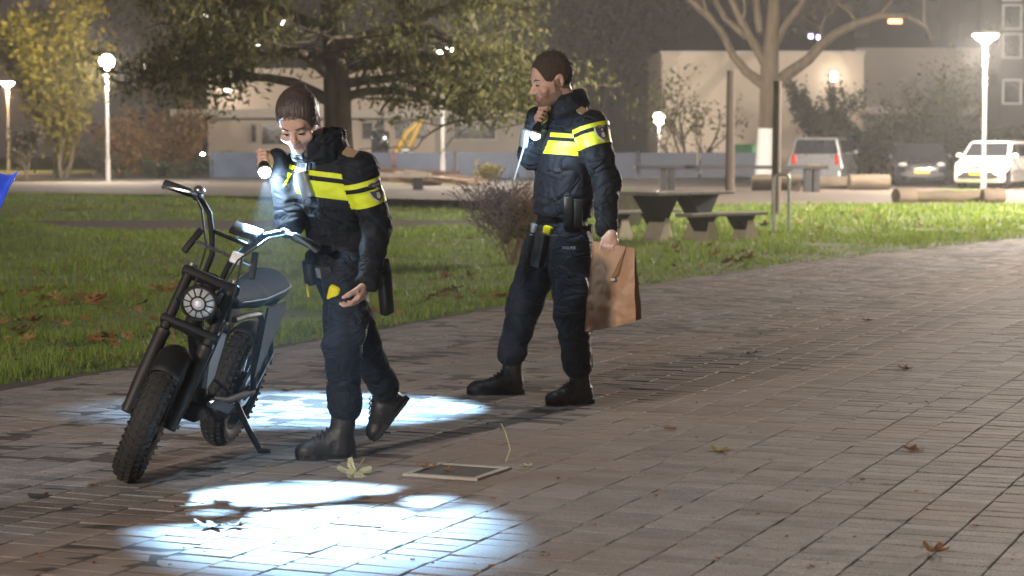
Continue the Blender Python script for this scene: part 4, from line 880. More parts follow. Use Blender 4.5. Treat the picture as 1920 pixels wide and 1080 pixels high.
# ================================================================== people
mat('skin', ((.56, .34, .26), (.66, .42, .33)), .5, scale=14, bump=.1, bscale=120, spec=.4); MAT['skin'].node_tree.nodes['Principled BSDF'].inputs['Subsurface Weight'].default_value = .08; MAT['skin'].node_tree.nodes['Principled BSDF'].inputs['Subsurface Radius'].default_value = (.01, .004, .002)
mat('lip', (.46, .23, .19), .45, var=.1); mat('eye_dark', (.03, .022, .018), .25); mat('brow', (.10, .06, .04), .8)
mat('hair_brown', ((.04, .027, .024), (.12, .085, .075)), .42, scale=90, stretch=(1, 1, .12), bump=.6, bscale=160); mat('hair_short', ((.05, .032, .022), (.11, .075, .05)), .7, scale=120, bump=.8, bscale=260)
mat('beard', ((.22, .145, .105), (.34, .22, .16)), .8, scale=160, bump=.6, bscale=300)
mat('jacket', ((.005, .006, .009), (.010, .012, .018)), .72, scale=30, bump=.3, bscale=220, spec=.25, sheen=.02); mat('trouser', ((.007, .009, .015), (.014, .018, .028)), .68, scale=40, bump=.35, bscale=240, spec=.22, sheen=.02)
mat('boot', (.022, .019, .017), .5, var=.25, scale=30, bump=.35, bscale=70); mat('sole', (.012, .012, .012), .8); mat('webbing', (.012, .013, .014), .65, var=.2, scale=60, bump=.3, bscale=200)
mat('hivis', ((.60, .68, .01), (.72, .78, .03)), .5, var=.05, scale=30, bump=.15, bscale=200); mat('badge_dark', (.06, .055, .06), .5); mat('badge_line', (.5, .48, .46), .5); mat('patch_tan', (.30, .20, .12), .6)
mat('gear_yellow', (.75, .62, .01), .4, var=.05); mat('gear_black', (.015, .016, .018), .4, var=.2); mat('gear_grey', (.30, .32, .33), .35, metal=.3); mat('torch_body', (.02, .02, .022), .35, metal=.5)
mat('print_white', (.7, .7, .7), .5)
emit('torch_glow', (.72, .87, 1), 260.)
def creases(name, sc, dist):             # sharp cloth creases over the weave
    t = MAT[name].node_tree; N = t.nodes; L = t.links; bs = N['Principled BSDF']; tc = [n for n in N if n.type == 'TEX_COORD'][0]; b0 = [n for n in N if n.type == 'BUMP'][0]
    n1 = N.new('ShaderNodeTexNoise'); n1.inputs['Scale'].default_value = sc; n1.inputs['Detail'].default_value = 2; n1.inputs['Distortion'].default_value = .9; mp = N.new('ShaderNodeMapping'); mp.inputs['Scale'].default_value = (1, 1, 1.7); L.new(tc.outputs['Object'], mp.inputs[0]); L.new(mp.outputs[0], n1.inputs['Vector'])
    a = N.new('ShaderNodeMath'); a.operation = 'SUBTRACT'; a.inputs[1].default_value = .5; L.new(n1.outputs['Fac'], a.inputs[0]); b = N.new('ShaderNodeMath'); b.operation = 'ABSOLUTE'; L.new(a.outputs[0], b.inputs[0]); c = N.new('ShaderNodeMath'); c.operation = 'POWER'; c.inputs[1].default_value = .7; L.new(b.outputs[0], c.inputs[0])
    bp = N.new('ShaderNodeBump'); bp.inputs['Strength'].default_value = 1; bp.inputs['Distance'].default_value = dist; L.new(c.outputs[0], bp.inputs['Height']); L.new(b0.outputs[0], bp.inputs['Normal']); L.new(bp.outputs[0], bs.inputs['Normal'])
creases('jacket', 6., .032); creases('trouser', 6.5, .032); creases('kraft_', 5, .03) if 'kraft_' in MAT else None
A = lambda v: np.array(v, dtype=np.float32)
def nrm(v): v = A(v); return v/np.linalg.norm(v)
def px(*q): return A(at(*q))
def grip(s, c, a, p, rc, wrist, off=.021, rf=.0085, spread=None, ang=(15, 80, 150, 215), k=.006, thumb=True, flip=1):
    """hand closed round a bar: c centre, a bar axis (towards the index finger), p from the bar to the palm"""
    c, a, p = A(c), nrm(a), A(p); p = nrm(p-a*(p@a)); q = np.cross(a, p)*flip
    pc = c+p*(rc+.016); s.cap(pc+a*.028, pc-a*.03, .021, .02, .012); s.cap(pc, pc+p*.03+q*-.012, .026, .027, .012); s.cap(pc+p*.02-q*.01, wrist, .028, .027, .02)
    for j, (o, l) in enumerate(((1.5, 1.), (.5, 1.06), (-.5, 1.), (-1.5, .85))):
        b = c+a*(o*off); pts = [b+p*math.cos(math.radians(g*l))*(rc+rf)+q*math.sin(math.radians(g*l))*(rc+rf) for g in ang]
        s.chain(pts, [rf*1.12, rf*1.05, rf, rf*.85], .004)
    if thumb:
        t0 = pc+a*.03+p*.012-q*.006; pts = [t0, c+a*.048+p*.0-q*(rc+.012), c+a*.04-p*(rc+.004)-q*.008, c+a*.03-p*(rc+.009)+q*.012]; s.chain(pts, [.013, .0115, .0105, .008], .005)
def curled(s, wrist, d, n, side, L=.18, k=.006):
    """relaxed hanging hand: d pointing down the hand, n palm normal, side towards the thumb"""
    w, d, n, t = A(wrist), nrm(d), nrm(n), nrm(side); s.cap(w, w+d*.05, .026, .030, .012, side=t, flat=.62); s.cap(w+d*.045+t*.022, w+d*.085+t*.026, .017, .015, .01); s.cap(w+d*.045-t*.018, w+d*.085-t*.024, .017, .014, .01); s.cap(w+d*.06, w+d*.085, .02, .016, .012)
    for j, (o, l) in enumerate(((.03, .92), (.010, 1.), (-.011, .95), (-.031, .78))):
        b = w+d*.085+t*o; p1 = b+(d*.9+n*.45)*.040*l; p2 = p1+(d*.45+n*.9)*.027*l; p3 = p2+(n*1.0-d*.25)*.02*l; s.chain([b, p1, p2, p3], [.0098, .0092, .0085, .007], .004)
    b = w+d*.02+t*.025; s.chain([b, b+(d*.8+t*.6+n*.3)*.036, b+(d*1.5+t*.75+n*.9)*.036, b+(d*2.1+t*.6+n*1.5)*.034], [.014, .0125, .011, .008], .006)
def sub_faces(V, F, keep):
    F = F[keep]; u, inv = np.unique(F, return_inverse=True); return V[u], inv.reshape(F.shape), u
def strip(name, V, F, N, keep, m, parent, base, off, planes=()):
    v, f, u = sub_faces(V, F, keep)
    if not len(f): return None
    bm = bmesh.new(); vs = [bm.verts.new(Vector(q)) for q in (v+N[u]*off-A(base))]
    for q in f:
        try: bm.faces.new([vs[i] for i in q])
        except ValueError: pass
    for p, n in planes: bmesh.ops.bisect_plane(bm, geom=bm.verts[:]+bm.edges[:]+bm.faces[:], plane_co=Vector(A(p)-A(base)), plane_no=Vector(n), clear_outer=True)
    me = bpy.data.meshes.new(name); bm.to_mesh(me); bm.free(); me.materials.append(m); me.polygons.foreach_set('use_smooth', [True]*len(me.polygons))
    return link(bpy.data.objects.new(name, me), parent)
def seg_d(P, a, b):
    ab = b-a; t = np.clip(((P-a)@ab)/(ab@ab), 0, 1); return np.linalg.norm(P-a-t[:, None]*ab, axis=1)
def officer(J, label, g):
    base = A((J['base'][0], J['base'][1], 0)); root = thing('person', label, 'person', Vector(base), group=None)
    lf, fw = nrm(J['left']), nrm(J['fwd']); fw = nrm(fw-lf*(fw@lf)); k_ = J.get('size', 1.)
    pts = np.array([v for v in J.values() if isinstance(v, np.ndarray) and v.shape == (3,) and np.linalg.norm(v) > 3]); lo, hi = pts.min(0)-.2, pts.max(0)+.22; lo[2] = -.02
    hf = nrm(J['hf']); hl = nrm(J['hl']-hf*(J['hl']@hf)); hu = np.cross(hl*-1, hf)*-1; hu = np.cross(hf, hl)*-1 if np.cross(hf, hl)[2] < 0 else np.cross(hf, hl); hc = J['head']; hs = J['hs']
    HM = np.stack([hl, hf, hu], 1)
    def hp(x, y, z): return hc+(hl*x+hf*y+hu*z)*hs
    # ---- body
    s = SDF(lo, hi, .0045)
    s.ell(hp(0, -.012, .032), A((.077, .098, .094))*hs, HM); s.ell(hp(0, .030, -.030), A((.060, .066, .085))*hs, HM, .03); s.ell(hp(0, .058, -.088), A((.026, .026, .024))*hs, HM, .025)
    s.cap(hp(.035, .02, -.075), hp(.012, .06, -.095), .026*hs, .022*hs, .02); s.cap(hp(-.035, .02, -.075), hp(-.012, .06, -.095), .026*hs, .022*hs, .02)
    s.cap(hp(.03, .076, .020), hp(-.03, .076, .020), .014*hs, .014*hs, .02)
    for q in (1, -1):
        s.ell(hp(q*.032, .098, .000), A((.019, .016, .013))*hs, HM, .012, True); s.ell(hp(q*.032, .080, -.001), A((.0135, .0115, .0115))*hs, HM, .003); s.ell(hp(q*.045, .068, -.035), A((.024, .018, .02))*hs, HM, .02)
        s.ell(hp(q*.078, -.010, -.005), A((.010, .021, .033))*hs, HM, .008); s.ell(hp(q*.087, -.004, -.004), A((.006, .012, .02))*hs, HM, .004, True)
    s.cap(hp(0, .086, .008), hp(0, .112, -.034), .0075*hs, .0125*hs, .008); s.ell(hp(.011, .100, -.037), A((.009, .010, .008))*hs, HM, .006); s.ell(hp(-.011, .100, -.037), A((.009, .010, .008))*hs, HM, .006)
    s.cap(hp(.018, .085, -.060), hp(-.018, .085, -.060), .0075*hs, .0075*hs, .006); s.cap(hp(.016, .084, -.073), hp(-.016, .084, -.073), .0085*hs, .0085*hs, .006); s.cap(hp(.024, .093, -.0662), hp(-.024, .093, -.0662), .0022*hs, .0022*hs, .003, True)
    s.cap(J['neck'], hp(0, -.025, -.06), .062*k_, .056*hs, .03)
    side = dict(side=lf, flat=.62)
    s.cap(J['hip'], J['waist'], .125*k_, .115*k_, .03, **side); s.cap(J['waist'], J['chest'], .115*k_, .14*k_, .03, **side); s.cap(J['chest'], J['neck'], .13*k_, .055*k_, .03, **side)
    for q in 'LR':
        s.chain([J['sh'+q], J['el'+q], J['wr'+q]], [.048, .038, .028], .03); s.cap(J['hip'], J['hp'+q], .10*k_, .08*k_, .03); s.chain([J['hp'+q], J['kn'+q], J['an'+q]], [.07*k_, .045*k_, .03*k_], .02); s.cap(J['an'+q], J['heel'+q]+nrm(J['toe'+q]-J['heel'+q])*.07+nrm(J.get('sole_n'+q, A((0, 0, 1))))*.055, .030, .026, .02)
        J['hand'+q](s)
    bV, bF = s.nets(); bV = smooth_np(bV, bF, 1); body = np_mesh('body', bV-base, bF, MAT['skin'], root, True); bN = normals_np(bV, bF)
    C = bV[bF].mean(1); Lc = ((C-hc)@HM)/hs
    strip('lips', bV, bF, bN, (np.abs(Lc[:, 0]) < .024) & (np.abs(Lc[:, 2]+.0665) < .0145-.2*np.abs(Lc[:, 0])) & (Lc[:, 1] > .06) & (np.linalg.norm(Lc, axis=1) < .16), MAT['lip'], body, base, .0006)
    for q in (1, -1):
        MB().tube([Vector(hp(q*.016, .094, .017)-base), Vector(hp(q*.034, .093, .023)-base), Vector(hp(q*.050, .080, .017)-base)], [.003, .004, .0025], 6).build('eyebrow', MAT['brow'], body, True)
        MB().tube([Vector(hp(q*.020, .0915, -.004)-base), Vector(hp(q*.032, .0945, -.0035)-base), Vector(hp(q*.044, .088, -.004)-base)], [.002, .0045, .002], 6).build('eye', MAT['eye_dark'], body, True)
    # ---- hair
    s = SDF(hc-.19, hc+.19, .0045); s.ell(hp(0, -.014, .034), A((.0855, .106, .102) if g == 'f' else (.0825, .1025, .0995))*hs, HM)
    if g == 'f':
        s.cap(hp(0, -.075, .0), hp(0, -.05, -.05), .055*hs, .045*hs, .03); s.ell(hp(0, -.088, .088), A((.036, .034, .034))*hs, HM, .008); s.ell(hp(0, .105, -.012), A((.074, .086, .090))*hs, HM, .01, True); s.cut(hp(0, -.03, -.075), -hu)
        for q in (1, -1): s.ell(hp(q*.08, .006, -.012), A((.022, .030, .036))*hs, HM, .008, True)
    else:
        s.ell(hp(0, .118, -.008), A((.072, .090, .100))*hs, HM, .006, True); s.cut(hp(0, -.04, -.048), -hu+.35*hf)
        for q in (1, -1): s.ell(hp(q*.085, .0, -.02), A((.03, .036, .036))*hs, HM, .008, True)
    s.build('hair', MAT['hair_brown' if g == 'f' else 'hair_short'], body, base, .0016, (70, 70, 70), relax=1)
    rg_ = np.random.default_rng(4); st_ = []; Rr = A((.0855, .106, .102) if g == 'f' else (.0825, .1025, .0995)); c0 = A((0, -.014, .034))
    if g == 'f':
        for i in range(420):                 # strands combed back to the knot
            a = rg_.uniform(-1.9, 1.9); z0 = rg_.uniform(.25, .75) if abs(a) < .9 else rg_.uniform(-.35, .5); d0 = A((math.sin(a)*math.sqrt(1-z0*z0), math.cos(a)*math.sqrt(1-z0*z0), z0)); d1 = nrm(A((rg_.normal(0, .12), -.8, .55+rg_.normal(0, .1)))); L_ = []
            for k in range(7): d = nrm(d0*(1-k/6)+d1*(k/6)); L_.append(c0+d*Rr*(1.012+rg_.uniform(-.004, .008)))
            w_s = .0011; P_ = [hp(*q) for q in L_]; s_v = nrm(np.cross(P_[-1]-P_[0], P_[3]-hc)); st_.append((P_, s_v*w_s))
    else:
        for i in range(1500):
            d = nrm(rg_.normal(0, 1, 3)); p_ = c0+d*Rr
            if p_[2] < .075+.25*p_[1] and p_[1] > -.03: continue
            if p_[2] < -.03: continue
            q0 = hp(*(p_*1.0)); st_.append(([q0, q0+(HM@nrm(d+A((0, .25, .35))+rg_.normal(0, .25, 3)))*rg_.uniform(.005, .011)], nrm(np.cross(d, rg_.normal(0, 1, 3)))*.0009))
    SV = []; SF_ = []
    for P_, w_s in st_:
        for k, q in enumerate(P_): SV += [q-w_s, q+w_s]
        b_ = len(SV)-2*len(P_); SF_ += [(b_+2*k, b_+2*k+1, b_+2*k+3, b_+2*k+2) for k in range(len(P_)-1)]
    so_ = np_mesh('hair_strands', A(SV)-base, np.array(SF_), MAT['hair_brown' if g == 'f' else 'hair_short'], body); so_['kind'] = 'stuff'
    if g == 'm':
        z, y = Lc[:, 2], Lc[:, 1]; nm_ = np.linalg.norm(Lc, axis=1)
        jaw = (nm_ < .16) & (z < -.052-.25*np.maximum(0, y-.03)) & (z > -.135) & (y > -.012) & (np.abs(z+.0665) > .011*(np.abs(Lc[:, 0]) < .022)) & ~((y > .085) & (z > -.052))
        jaw |= (nm_ < .16) & (z <= .005) & (z > -.06) & (np.abs(y-.008) < .013) & (np.abs(Lc[:, 0]) > .05)
        strip('beard', bV, bF, bN, jaw, MAT['beard'], body, base, .0016)
    # ---- jacket
    s = SDF(lo, hi, .0065); hem = J['hem']; up = nrm(J['chest']-J['hip']); sj = dict(side=lf, flat=J.get('flat', .70)); w_ = J.get('jw', 1.)
    s.cap(J['hip']+up*.0, J['waist'], .178*w_, .168*w_, .03, **sj); s.cap(J['waist'], J['chest'], .168*w_, .188*w_, .04, **sj); s.cap(J['chest'], (J['chest']+J['neck'])/2, .185*w_, .13*w_, .04, **sj); s.cap((J['chest']+J['neck'])/2, J['neck']+up*.0, .11, .085, .04)
    s.cap(J['shL'], J['shR'], .075*w_, .075*w_, .05)
    s.cut(hem, -J.get('hem_n', up))
    for q in 'LR':
        d = nrm(J['wr'+q]-J['el'+q]); cuff = J['wr'+q]+d*J.get('cuff', .0)
        s.cap(J['sh'+q], J['el'+q], .078*w_, .066*w_, .035, wr=.005, wf=12, seed=11); s.cap(J['el'+q], cuff, .064*w_, .050*w_, .03, wr=.005, wf=14, seed=13)
    nk = J['neck']; nd = nrm(J['coll'])                          # stand-up collar
    ca = nrm(np.cross(nd, lf)); cb = np.cross(nd, ca)
    for h, r, t in J.get('collar', ((.0, .088, .026), (.03, .086, .022), (.055, .088, .018))):
        for i in range(16):
            a0, a1 = 2*PI*i/16, 2*PI*(i+1)/16; nq = nk+A(J.get('coll_off', (0, 0, 0))); s.cap(nq+nd*h+(ca*math.cos(a0)+cb*math.sin(a0))*r, nq+nd*h+(ca*math.cos(a1)+cb*math.sin(a1))*r, t, t, .012)
    V, F = s.nets(); V = smooth_np(V, F, 1); N = normals_np(V, F)
    w = 1-2.4*np.abs(vnoise(V*A((8, 8, 13))+vnoise(V*6, 23)[:, None]*.7, 21)); w2 = 1-2*np.abs(vnoise(V*A((20, 20, 26)), 22)); low = np.clip((J['chest'][2]+.12-V[:, 2])/.2, .25, 1)
    V = smooth_np(V+N*((.008*w+.003*w2)*low)[:, None], F, 1); N = normals_np(V, F)
    jk = np_mesh('jacket', V-base, F, MAT['jacket'], root, True); C = V[F].mean(1)
    arm = {q: seg_d(C, J['sh'+q], J['el'+q]) for q in 'LR'}; tors = seg_d(C, J['hip'], J['neck'])
    ax = {q: nrm(J['el'+q]-J['sh'+q]) for q in 'LR'}; isarm = {q: (arm[q] < .105) & (((C-J['sh'+q])@(lf if q == 'L' else -lf)) > -.045) for q in 'LR'}
    for (t0, t1) in ((J['st'], J['st']+.07), (J['st']-.042, J['st']-.020)):
        for q in 'LR':
            sp_ = J['sh'+q]; e = (C-sp_)@ax[q]; strip('sleeve_stripe', V, F, N, isarm[q] & (e > t0-.02) & (e < t1+.02), MAT['hivis'], jk, base, .0025, ((sp_+ax[q]*t0, -ax[q]), (sp_+ax[q]*t1, ax[q])))
        sn = nrm(J.get('stn', up)); e = (C-J['stc'])@-sn; strip('chest_stripe', V, F, N, ~isarm['L'] & ~isarm['R'] & (e > t0-J['st']-.02) & (e < t1-J['st']+.02) & (seg_d(C, J['elR'], J['wrR']) > .085) & (seg_d(C, J['elL'], J['wrL']) > .085), MAT['hivis'], jk, base, .0025, ((J['stc']-sn*(t0-J['st']), sn), (J['stc']-sn*(t1-J['st']), -sn)))
    e = (C-J['stc'])@-nrm(J.get('stn', up)); lat = (C-J['chest'])@lf; fr_ = (((C-J['chest'])@fw) > .03) & ~isarm['L'] & ~isarm['R'] & (seg_d(C, J['elR'], J['wrR']) > .09)
    for s0 in (.035, -.125): strip('pocket_flap', V, F, N, fr_ & (lat > s0) & (lat < s0+.09) & (e > .115) & (e < .160), MAT['jacket'], jk, base, .006)
    # zip along the front, from the mesh itself
    lat = (C-J['chest'])@lf; strip('zip', V, F, N, (np.abs(lat-.0) < .006) & (((C-J['chest'])@fw) > .04) & (seg_d(C, J['elR'], J['wrR']) > .09) & ~isarm['L'] & ~isarm['R'], MAT['gear_black'], jk, base, .002)
    # shield badge on the left sleeve, epaulette on the shoulder
    bn = nrm(J['badge_n']-ax['L']*(J['badge_n']@ax['L'])); bc = J['shL']+ax['L']*(J['st']+.012); bu = -ax['L']; bl = np.cross(bu, bn)
    t = ((V-bc)@bn)[(np.abs((V-bc)@bu) < .03) & (np.abs((V-bc)@bl) < .03) & (((V-bc)@bn) > 0)]; bc = bc+bn*(float(np.median(t)) if len(t) else .07)-base
    def curve(u, v, d): return Vector(bc+bl*u+bu*v+bn*(d-u*u*7.))
    shp = [(-.036, .040), (-.018, .044), (0, .040), (.018, .044), (.036, .040), (.036, .005), (.028, -.022), (.012, -.042), (0, -.050), (-.012, -.042), (-.028, -.022), (-.036, .005)]
    sh_ = MB()
    n_ = len(shp); sh_.add([curve(x, y, 0) for x, y in shp]+[curve(x, y, .007) for x, y in shp]+[curve(0, 0, .0095)], [(i, (i+1) % n_, n_+(i+1) % n_, n_+i) for i in range(n_)]+[(n_+i, n_+(i+1) % n_, 2*n_) for i in range(n_)])
    bo = sh_.build('shoulder_badge', MAT['badge_line'], jk); sm = MB(); sm.add([curve(x*.86, y*.88, .0075) for x, y in shp]+[curve(x*.86, y*.88, .0095) for x, y in shp]+[curve(0, 0, .0115)], [(i, (i+1) % n_, n_+(i+1) % n_, n_+i) for i in range(n_)]+[(n_+i, n_+(i+1) % n_, 2*n_) for i in range(n_)]); sm.build('badge_field', MAT['badge_dark'], bo)
    em = MB(); em.add([curve(x, y, .013) for x, y in ((-.008, -.005), (.008, -.005), (.011, -.026), (0, -.034), (-.011, -.026))], [(0, 1, 2, 3, 4)]); em.add([curve(x, y, .013) for x, y in ((-.004, .002), (.004, .002), (.007, .014), (.0, .018), (-.005, .012))], [(0, 1, 2, 3, 4)]); em.build('badge_emblem', MAT['badge_line'], bo)
    word('POLITIE', .0115, Vector(bc+bn*.0125+bu*.026), bl, bu, bo, 'badge_print', MAT['badge_line'])
    ep = J['shL']+nrm(J['neck']-J['shL'])*.045; en = nrm(A((0, 0, 1))+fw*.75+lf*.35); t = ((V-ep)@en)[np.linalg.norm(np.cross(V-ep, en), axis=1) < .02]; ec = ep+en*(t.max()+.003 if len(t) else .08)-base; e1 = nrm(np.cross(en, fw)); e2 = np.cross(en, e1)
    MB().prism([(-.03, -.019), (.03, -.019), (.03, .019), (-.03, .019)], -.012, .003, lambda u, v, d: Vector(ec+e1*u+e2*v+en*d)).build('rank_patch', MAT['patch_tan'], jk)
    # ---- trousers
    lo2 = lo.copy(); hi2 = hi.copy(); hi2[2] = J['waist'][2]+.1; s = SDF(lo2, hi2, .0065); q_ = J.get('tw', 1.)
    s.cap(J['hip'], J['waist'], .155*q_, .148*q_, .03, **dict(side=lf, flat=.70))
    for q in 'LR':
        s.cap(J['hip']-up*.02, J['hp'+q]-A((0, 0, .02)), .125*q_, .105*q_, .04, **dict(side=lf, flat=.85)); ae = J['an'+q]-nrm(J['an'+q]-J['kn'+q])*.055; s.cap(J['hp'+q], J['kn'+q], .112*q_, .084*q_, .03, wr=.004, wf=10, seed=31); s.cap(J['kn'+q], ae, .083*q_, .066*q_, .03, wr=.006, wf=13, seed=33)
        d = nrm(J['an'+q]-J['kn'+q]); s.cap(ae-d*.04, ae-d*.002, .076*q_, .070*q_, .02, wr=.005, wf=16, seed=37)
        th = (J['hp'+q]*.42+J['kn'+q]*.58)+(lf if q == 'L' else -lf)*.075*q_; s.cap(th, th+(J['kn'+q]-J['hp'+q])*.22, .045, .045, .02)
    tr = s.build('trousers', MAT['trouser'], root, base, .0055, (9, 9, 11), 41)
    # ---- boots
    for q in 'LR':
        t, h, a = J['toe'+q], J['heel'+q], J['an'+q]; f = nrm(t-h); n = nrm(J.get('sole_n'+q, A((0, 0, 1)))); n = nrm(n-f*(n@f)); r = np.cross(n, f); L = float(np.linalg.norm(t-h)); M = np.stack([f, r, n], 1)
        s = SDF(np.minimum.reduce([t, h, a])-.14, np.maximum.reduce([t, h, a])+.14, .005)
        s.cap(h+f*.055+n*.05, h+f*(L-.055)+n*.036, .046, .040, .02, side=r, flat=1.); s.ell(h+f*(L-.06)+n*.035, A((.062, .046, .038)), M, .02); s.ell(h+f*.050+n*.045, A((.054, .042, .06)), M, .02); s.ell(h+f*.05+n*.018, A((.052, .038, .03)), M, .02)
        s.cap(h+f*.06+n*.07, a-nrm(a-J['kn'+q])*.06, .050, .056, .03); s.cap(h+f*.075+n*.095, h+f*.165+n*.055, .048, .036, .02); s.cap(h+f*.06+n*.02, h+f*.09+n*.02, .043, .040, .02); s.cut(h+n*.014, -n)
        bt = s.build('boot', MAT['boot'], root, base, .002, (30, 30, 30), 51)
        mb = MB(); ol = [(.0, -.030), (.02, -.036), (.09, -.034), (.16, -.042), (L-.06, -.047), (L-.02, -.032), (L, -.004), (L-.004, .012), (L-.03, .036), (L-.08, .047), (.15, .038), (.09, .033), (.02, .036), (0, .030)]
        hs_ = h-base; mb.prism([(u_*1.02-.004, v_*1.07) for u_, v_ in ol], -.004, .024, lambda u, v, d: Vector(hs_+f*u+r*v+n*(d+(.012*max(0, (u-(L-.07))/.07)**2)))); mb.build('sole', MAT['sole'], bt)
        lc = MB()
        for i in range(5):
            c0 = h+f*(.098+.02*i)+n*(.150-.0130*i)-base; lc.tube([Vector(c0-r*.034-n*.022-f*.004), Vector(c0-r*.018-n*.004), Vector(c0+r*.018-n*.004), Vector(c0+r*.034-n*.022-f*.004)], .0032, 5)
        lc.build('laces', MAT['webbing'], bt)
    # ---- belt and gear
    bc = J['belt']; ra, rb = J['belt_r']; bz = nrm(J.get('belt_up', up)); bL = nrm(lf-bz*(lf@bz)); bF_ = np.cross(bz, bL)*-1; bF_ = bF_ if bF_@fw > 0 else -bF_
    def bp(th, dz=0., out=0.): th = math.radians(th); return bc+bF_*(rb+out)*math.cos(th)+bL*(ra+out)*math.sin(th)+bz*dz-base
    mb = MB(); n_ = 40
    v = [Vector(bp(360*i/n_, dz, o_)) for dz, o_ in ((-.026, 0), (-.026, .007), (.026, .007), (.026, 0)) for i in range(n_)]
    mb.add(v, [(r_*n_+i, r_*n_+(i+1) % n_, ((r_+1) % 4)*n_+(i+1) % n_, ((r_+1) % 4)*n_+i) for r_ in range(4) for i in range(n_)]); belt = mb.build('duty_belt', MAT['webbing'], root)
    for (nm_, th, dz, sz, m, tilt) in J['gear']:
        a = math.radians(th); o_ = nrm(bF_*math.cos(a)/rb+bL*math.sin(a)/ra); tn = np.cross(bz, o_); c_ = bp(th, dz, .008+sz[1]/2+(J.get('gear_out', 0) if 8 < th < 75 else 0))
        R = Matrix((Vector(tn), Vector(o_), Vector(bz))).transposed() @ Matrix.Rotation(tilt, 3, 'Y'); MB().box(Vector(c_), sz, R, min(sz)*.28).build(nm_, MAT[m], belt, True)
    return root, dict(base=base, V=V, N=N, C=C, F=F, jk=jk, body=body, tr=tr, belt=belt, bp=bp, up=up, lf=lf, fw=fw)
def word(txt, size, c, xd, yd, parent, name, m, extrude=.0):
    cu = bpy.data.curves.new(name, 'FONT'); cu.body = txt; cu.size = size; cu.align_x = 'CENTER'; cu.align_y = 'CENTER'; cu.offset = size*.02; cu.resolution_u = 2
    t = bpy.data.objects.new(name, cu); link(t); bpy.context.view_layer.update()
    me = bpy.data.meshes.new_from_object(t.evaluated_get(bpy.context.evaluated_depsgraph_get())); bpy.data.objects.remove(t); bpy.data.curves.remove(cu)
    X, Yv = Vector(xd).normalized(), Vector(yd).normalized(); Z = X.cross(Yv)
    if Z.y > 0: X = -X; Z = -Z
    M = Matrix((X, Yv, Z)).transposed().to_4x4(); M.translation = c; me.transform(M); me.materials.append(m)
    return link(bpy.data.objects.new(name, me), parent)
def on_jacket(D, p, d, off):            # nearest jacket surface seen from p along -d
    p, d = A(p), nrm(d); q = D['V']-p; t = q@d; r = np.linalg.norm(q-t[:, None]*d, axis=1); k = r < .02
    return p+d*(t[k].max()+off) if k.any() else p
def torch(label, c, d, hand_c, power, target, size, glow, fill):
    """pocket torch: c front of the head, d the way it points"""
    c, d = A(c), nrm(d); R_ = thing('torch', label, 'torch', Vector(c)); o = Vector((0, 0, 0)); D = Vector(d)
    MB().lathe([(0, -.135), (.012, -.135), (.0125, -.13), (.0125, -.05), (.0135, -.06), (.024, -.042), (.027, -.004), (.024, -.004)], o, D, 20).build('barrel', MAT['torch_body'], R_, True)
    MB().lathe([(.0255, -.012), (.028, -.012), (.0285, .0), (.0245, .001)], o, D, 20).build('bezel', MAT['gear_grey'], R_, True)
    MB().lathe([(.0245, -.004), (.0235, .010), (.018, .020), (.009, .0255), (0, .027)], o, D, 20).build('lens', MAT[glow], R_, True)
    lamp_light('torch_beam', 'SPOT', Vector(d*.034), power, (.33, .63, 1), R_, .012, Vector(A(target)-c), size, .8)
    lamp_light('torch_spill', 'POINT', Vector(d*.045), fill, (.45, .72, 1), R_, .014)
    return R_
# ------------------------------------------------------------------ the woman
zf = gnd(610, 860)
tw = px(496, 322, 9.15)
twd = nrm(A((-.76, 7.9, 0))-tw)
W_ = dict(base=(-.72, 9.3), left=(.86, -.50, -.03), fwd=(-.50, -.86, -.25), size=.92, jw=.93, gear_out=.04, tw=.97,
    hip=px(645, 492, 9.30), waist=px(640, 425, 9.26), chest=px(625, 345, 9.16), neck=px(609, 276, 9.10), head=px(560, 226, 9.00), hs=1.04,
    hf=A((-.16, -.80, -.58)), hl=A((.96, -.22, .06)), coll=A((-.10, -.16, 1)), coll_off=(-.02, -.01, -.02), collar=((.0, .096, .028), (.03, .100, .02), (.055, .104, .015), (.075, .107, .012)), stn=A((.10, -.05, 1)),
    shL=px(676, 318, 9.02), elL=px(706, 425, 9.06), wrL=px(690, 522, 8.97), shR=px(561, 318, 9.33), elR=px(545, 415, 9.18), wrR=px(521, 304, 9.25),
    hpL=px(652, 510, 9.22), knL=px(641, 652, 9.10), anL=px(648, 785, 9.22), heelL=A(gnd(664, 858)), toeL=A(gnd(554, 862)),
    hpR=px(634, 510, 9.42), knR=px(676, 640, 9.48), anR=px(727, 738, 9.74), heelR=px(764, 752, 9.80), toeR=px(704, 829, 9.66),
    sole_nR=A((-.75, -.1, .25)), hem=px(640, 464, 9.26), hem_n=A((-.03, -.12, 1)), st=.085, stc=px(600, 340, 9.02), cuff=.015, badge_n=A((.62, -.75, .1)), belt=px(646, 488, 9.29), belt_r=(.176, .134),
    gear=[('taser', 16, -.055, (.055, .05, .075), 'gear_yellow', .35), ('taser_holster', 24, -.14, (.08, .055, .15), 'gear_black', .1), ('pouch', 5, .0, (.06, .035, .10), 'webbing', 0), ('pouch', -28, -.01, (.055, .035, .11), 'webbing', 0), ('radio_pouch', 62, .01, (.05, .04, .12), 'gear_black', -.15),
          ('key_strap', -62, -.12, (.022, .012, .10), 'gear_yellow', -.1), ('carabiner', -55, -.03, (.03, .012, .09), 'gear_grey', .1), ('glove_holder', 100, -.06, (.05, .03, .16), 'webbing', -.15), ('holster', 84, -.12, (.06, .045, .2), 'gear_black', .05), ('buckle', -8, 0, (.05, .014, .045), 'gear_grey', 0), ('cuff_clip', 46, -.02, (.022, .02, .05), 'gear_grey', .5)])
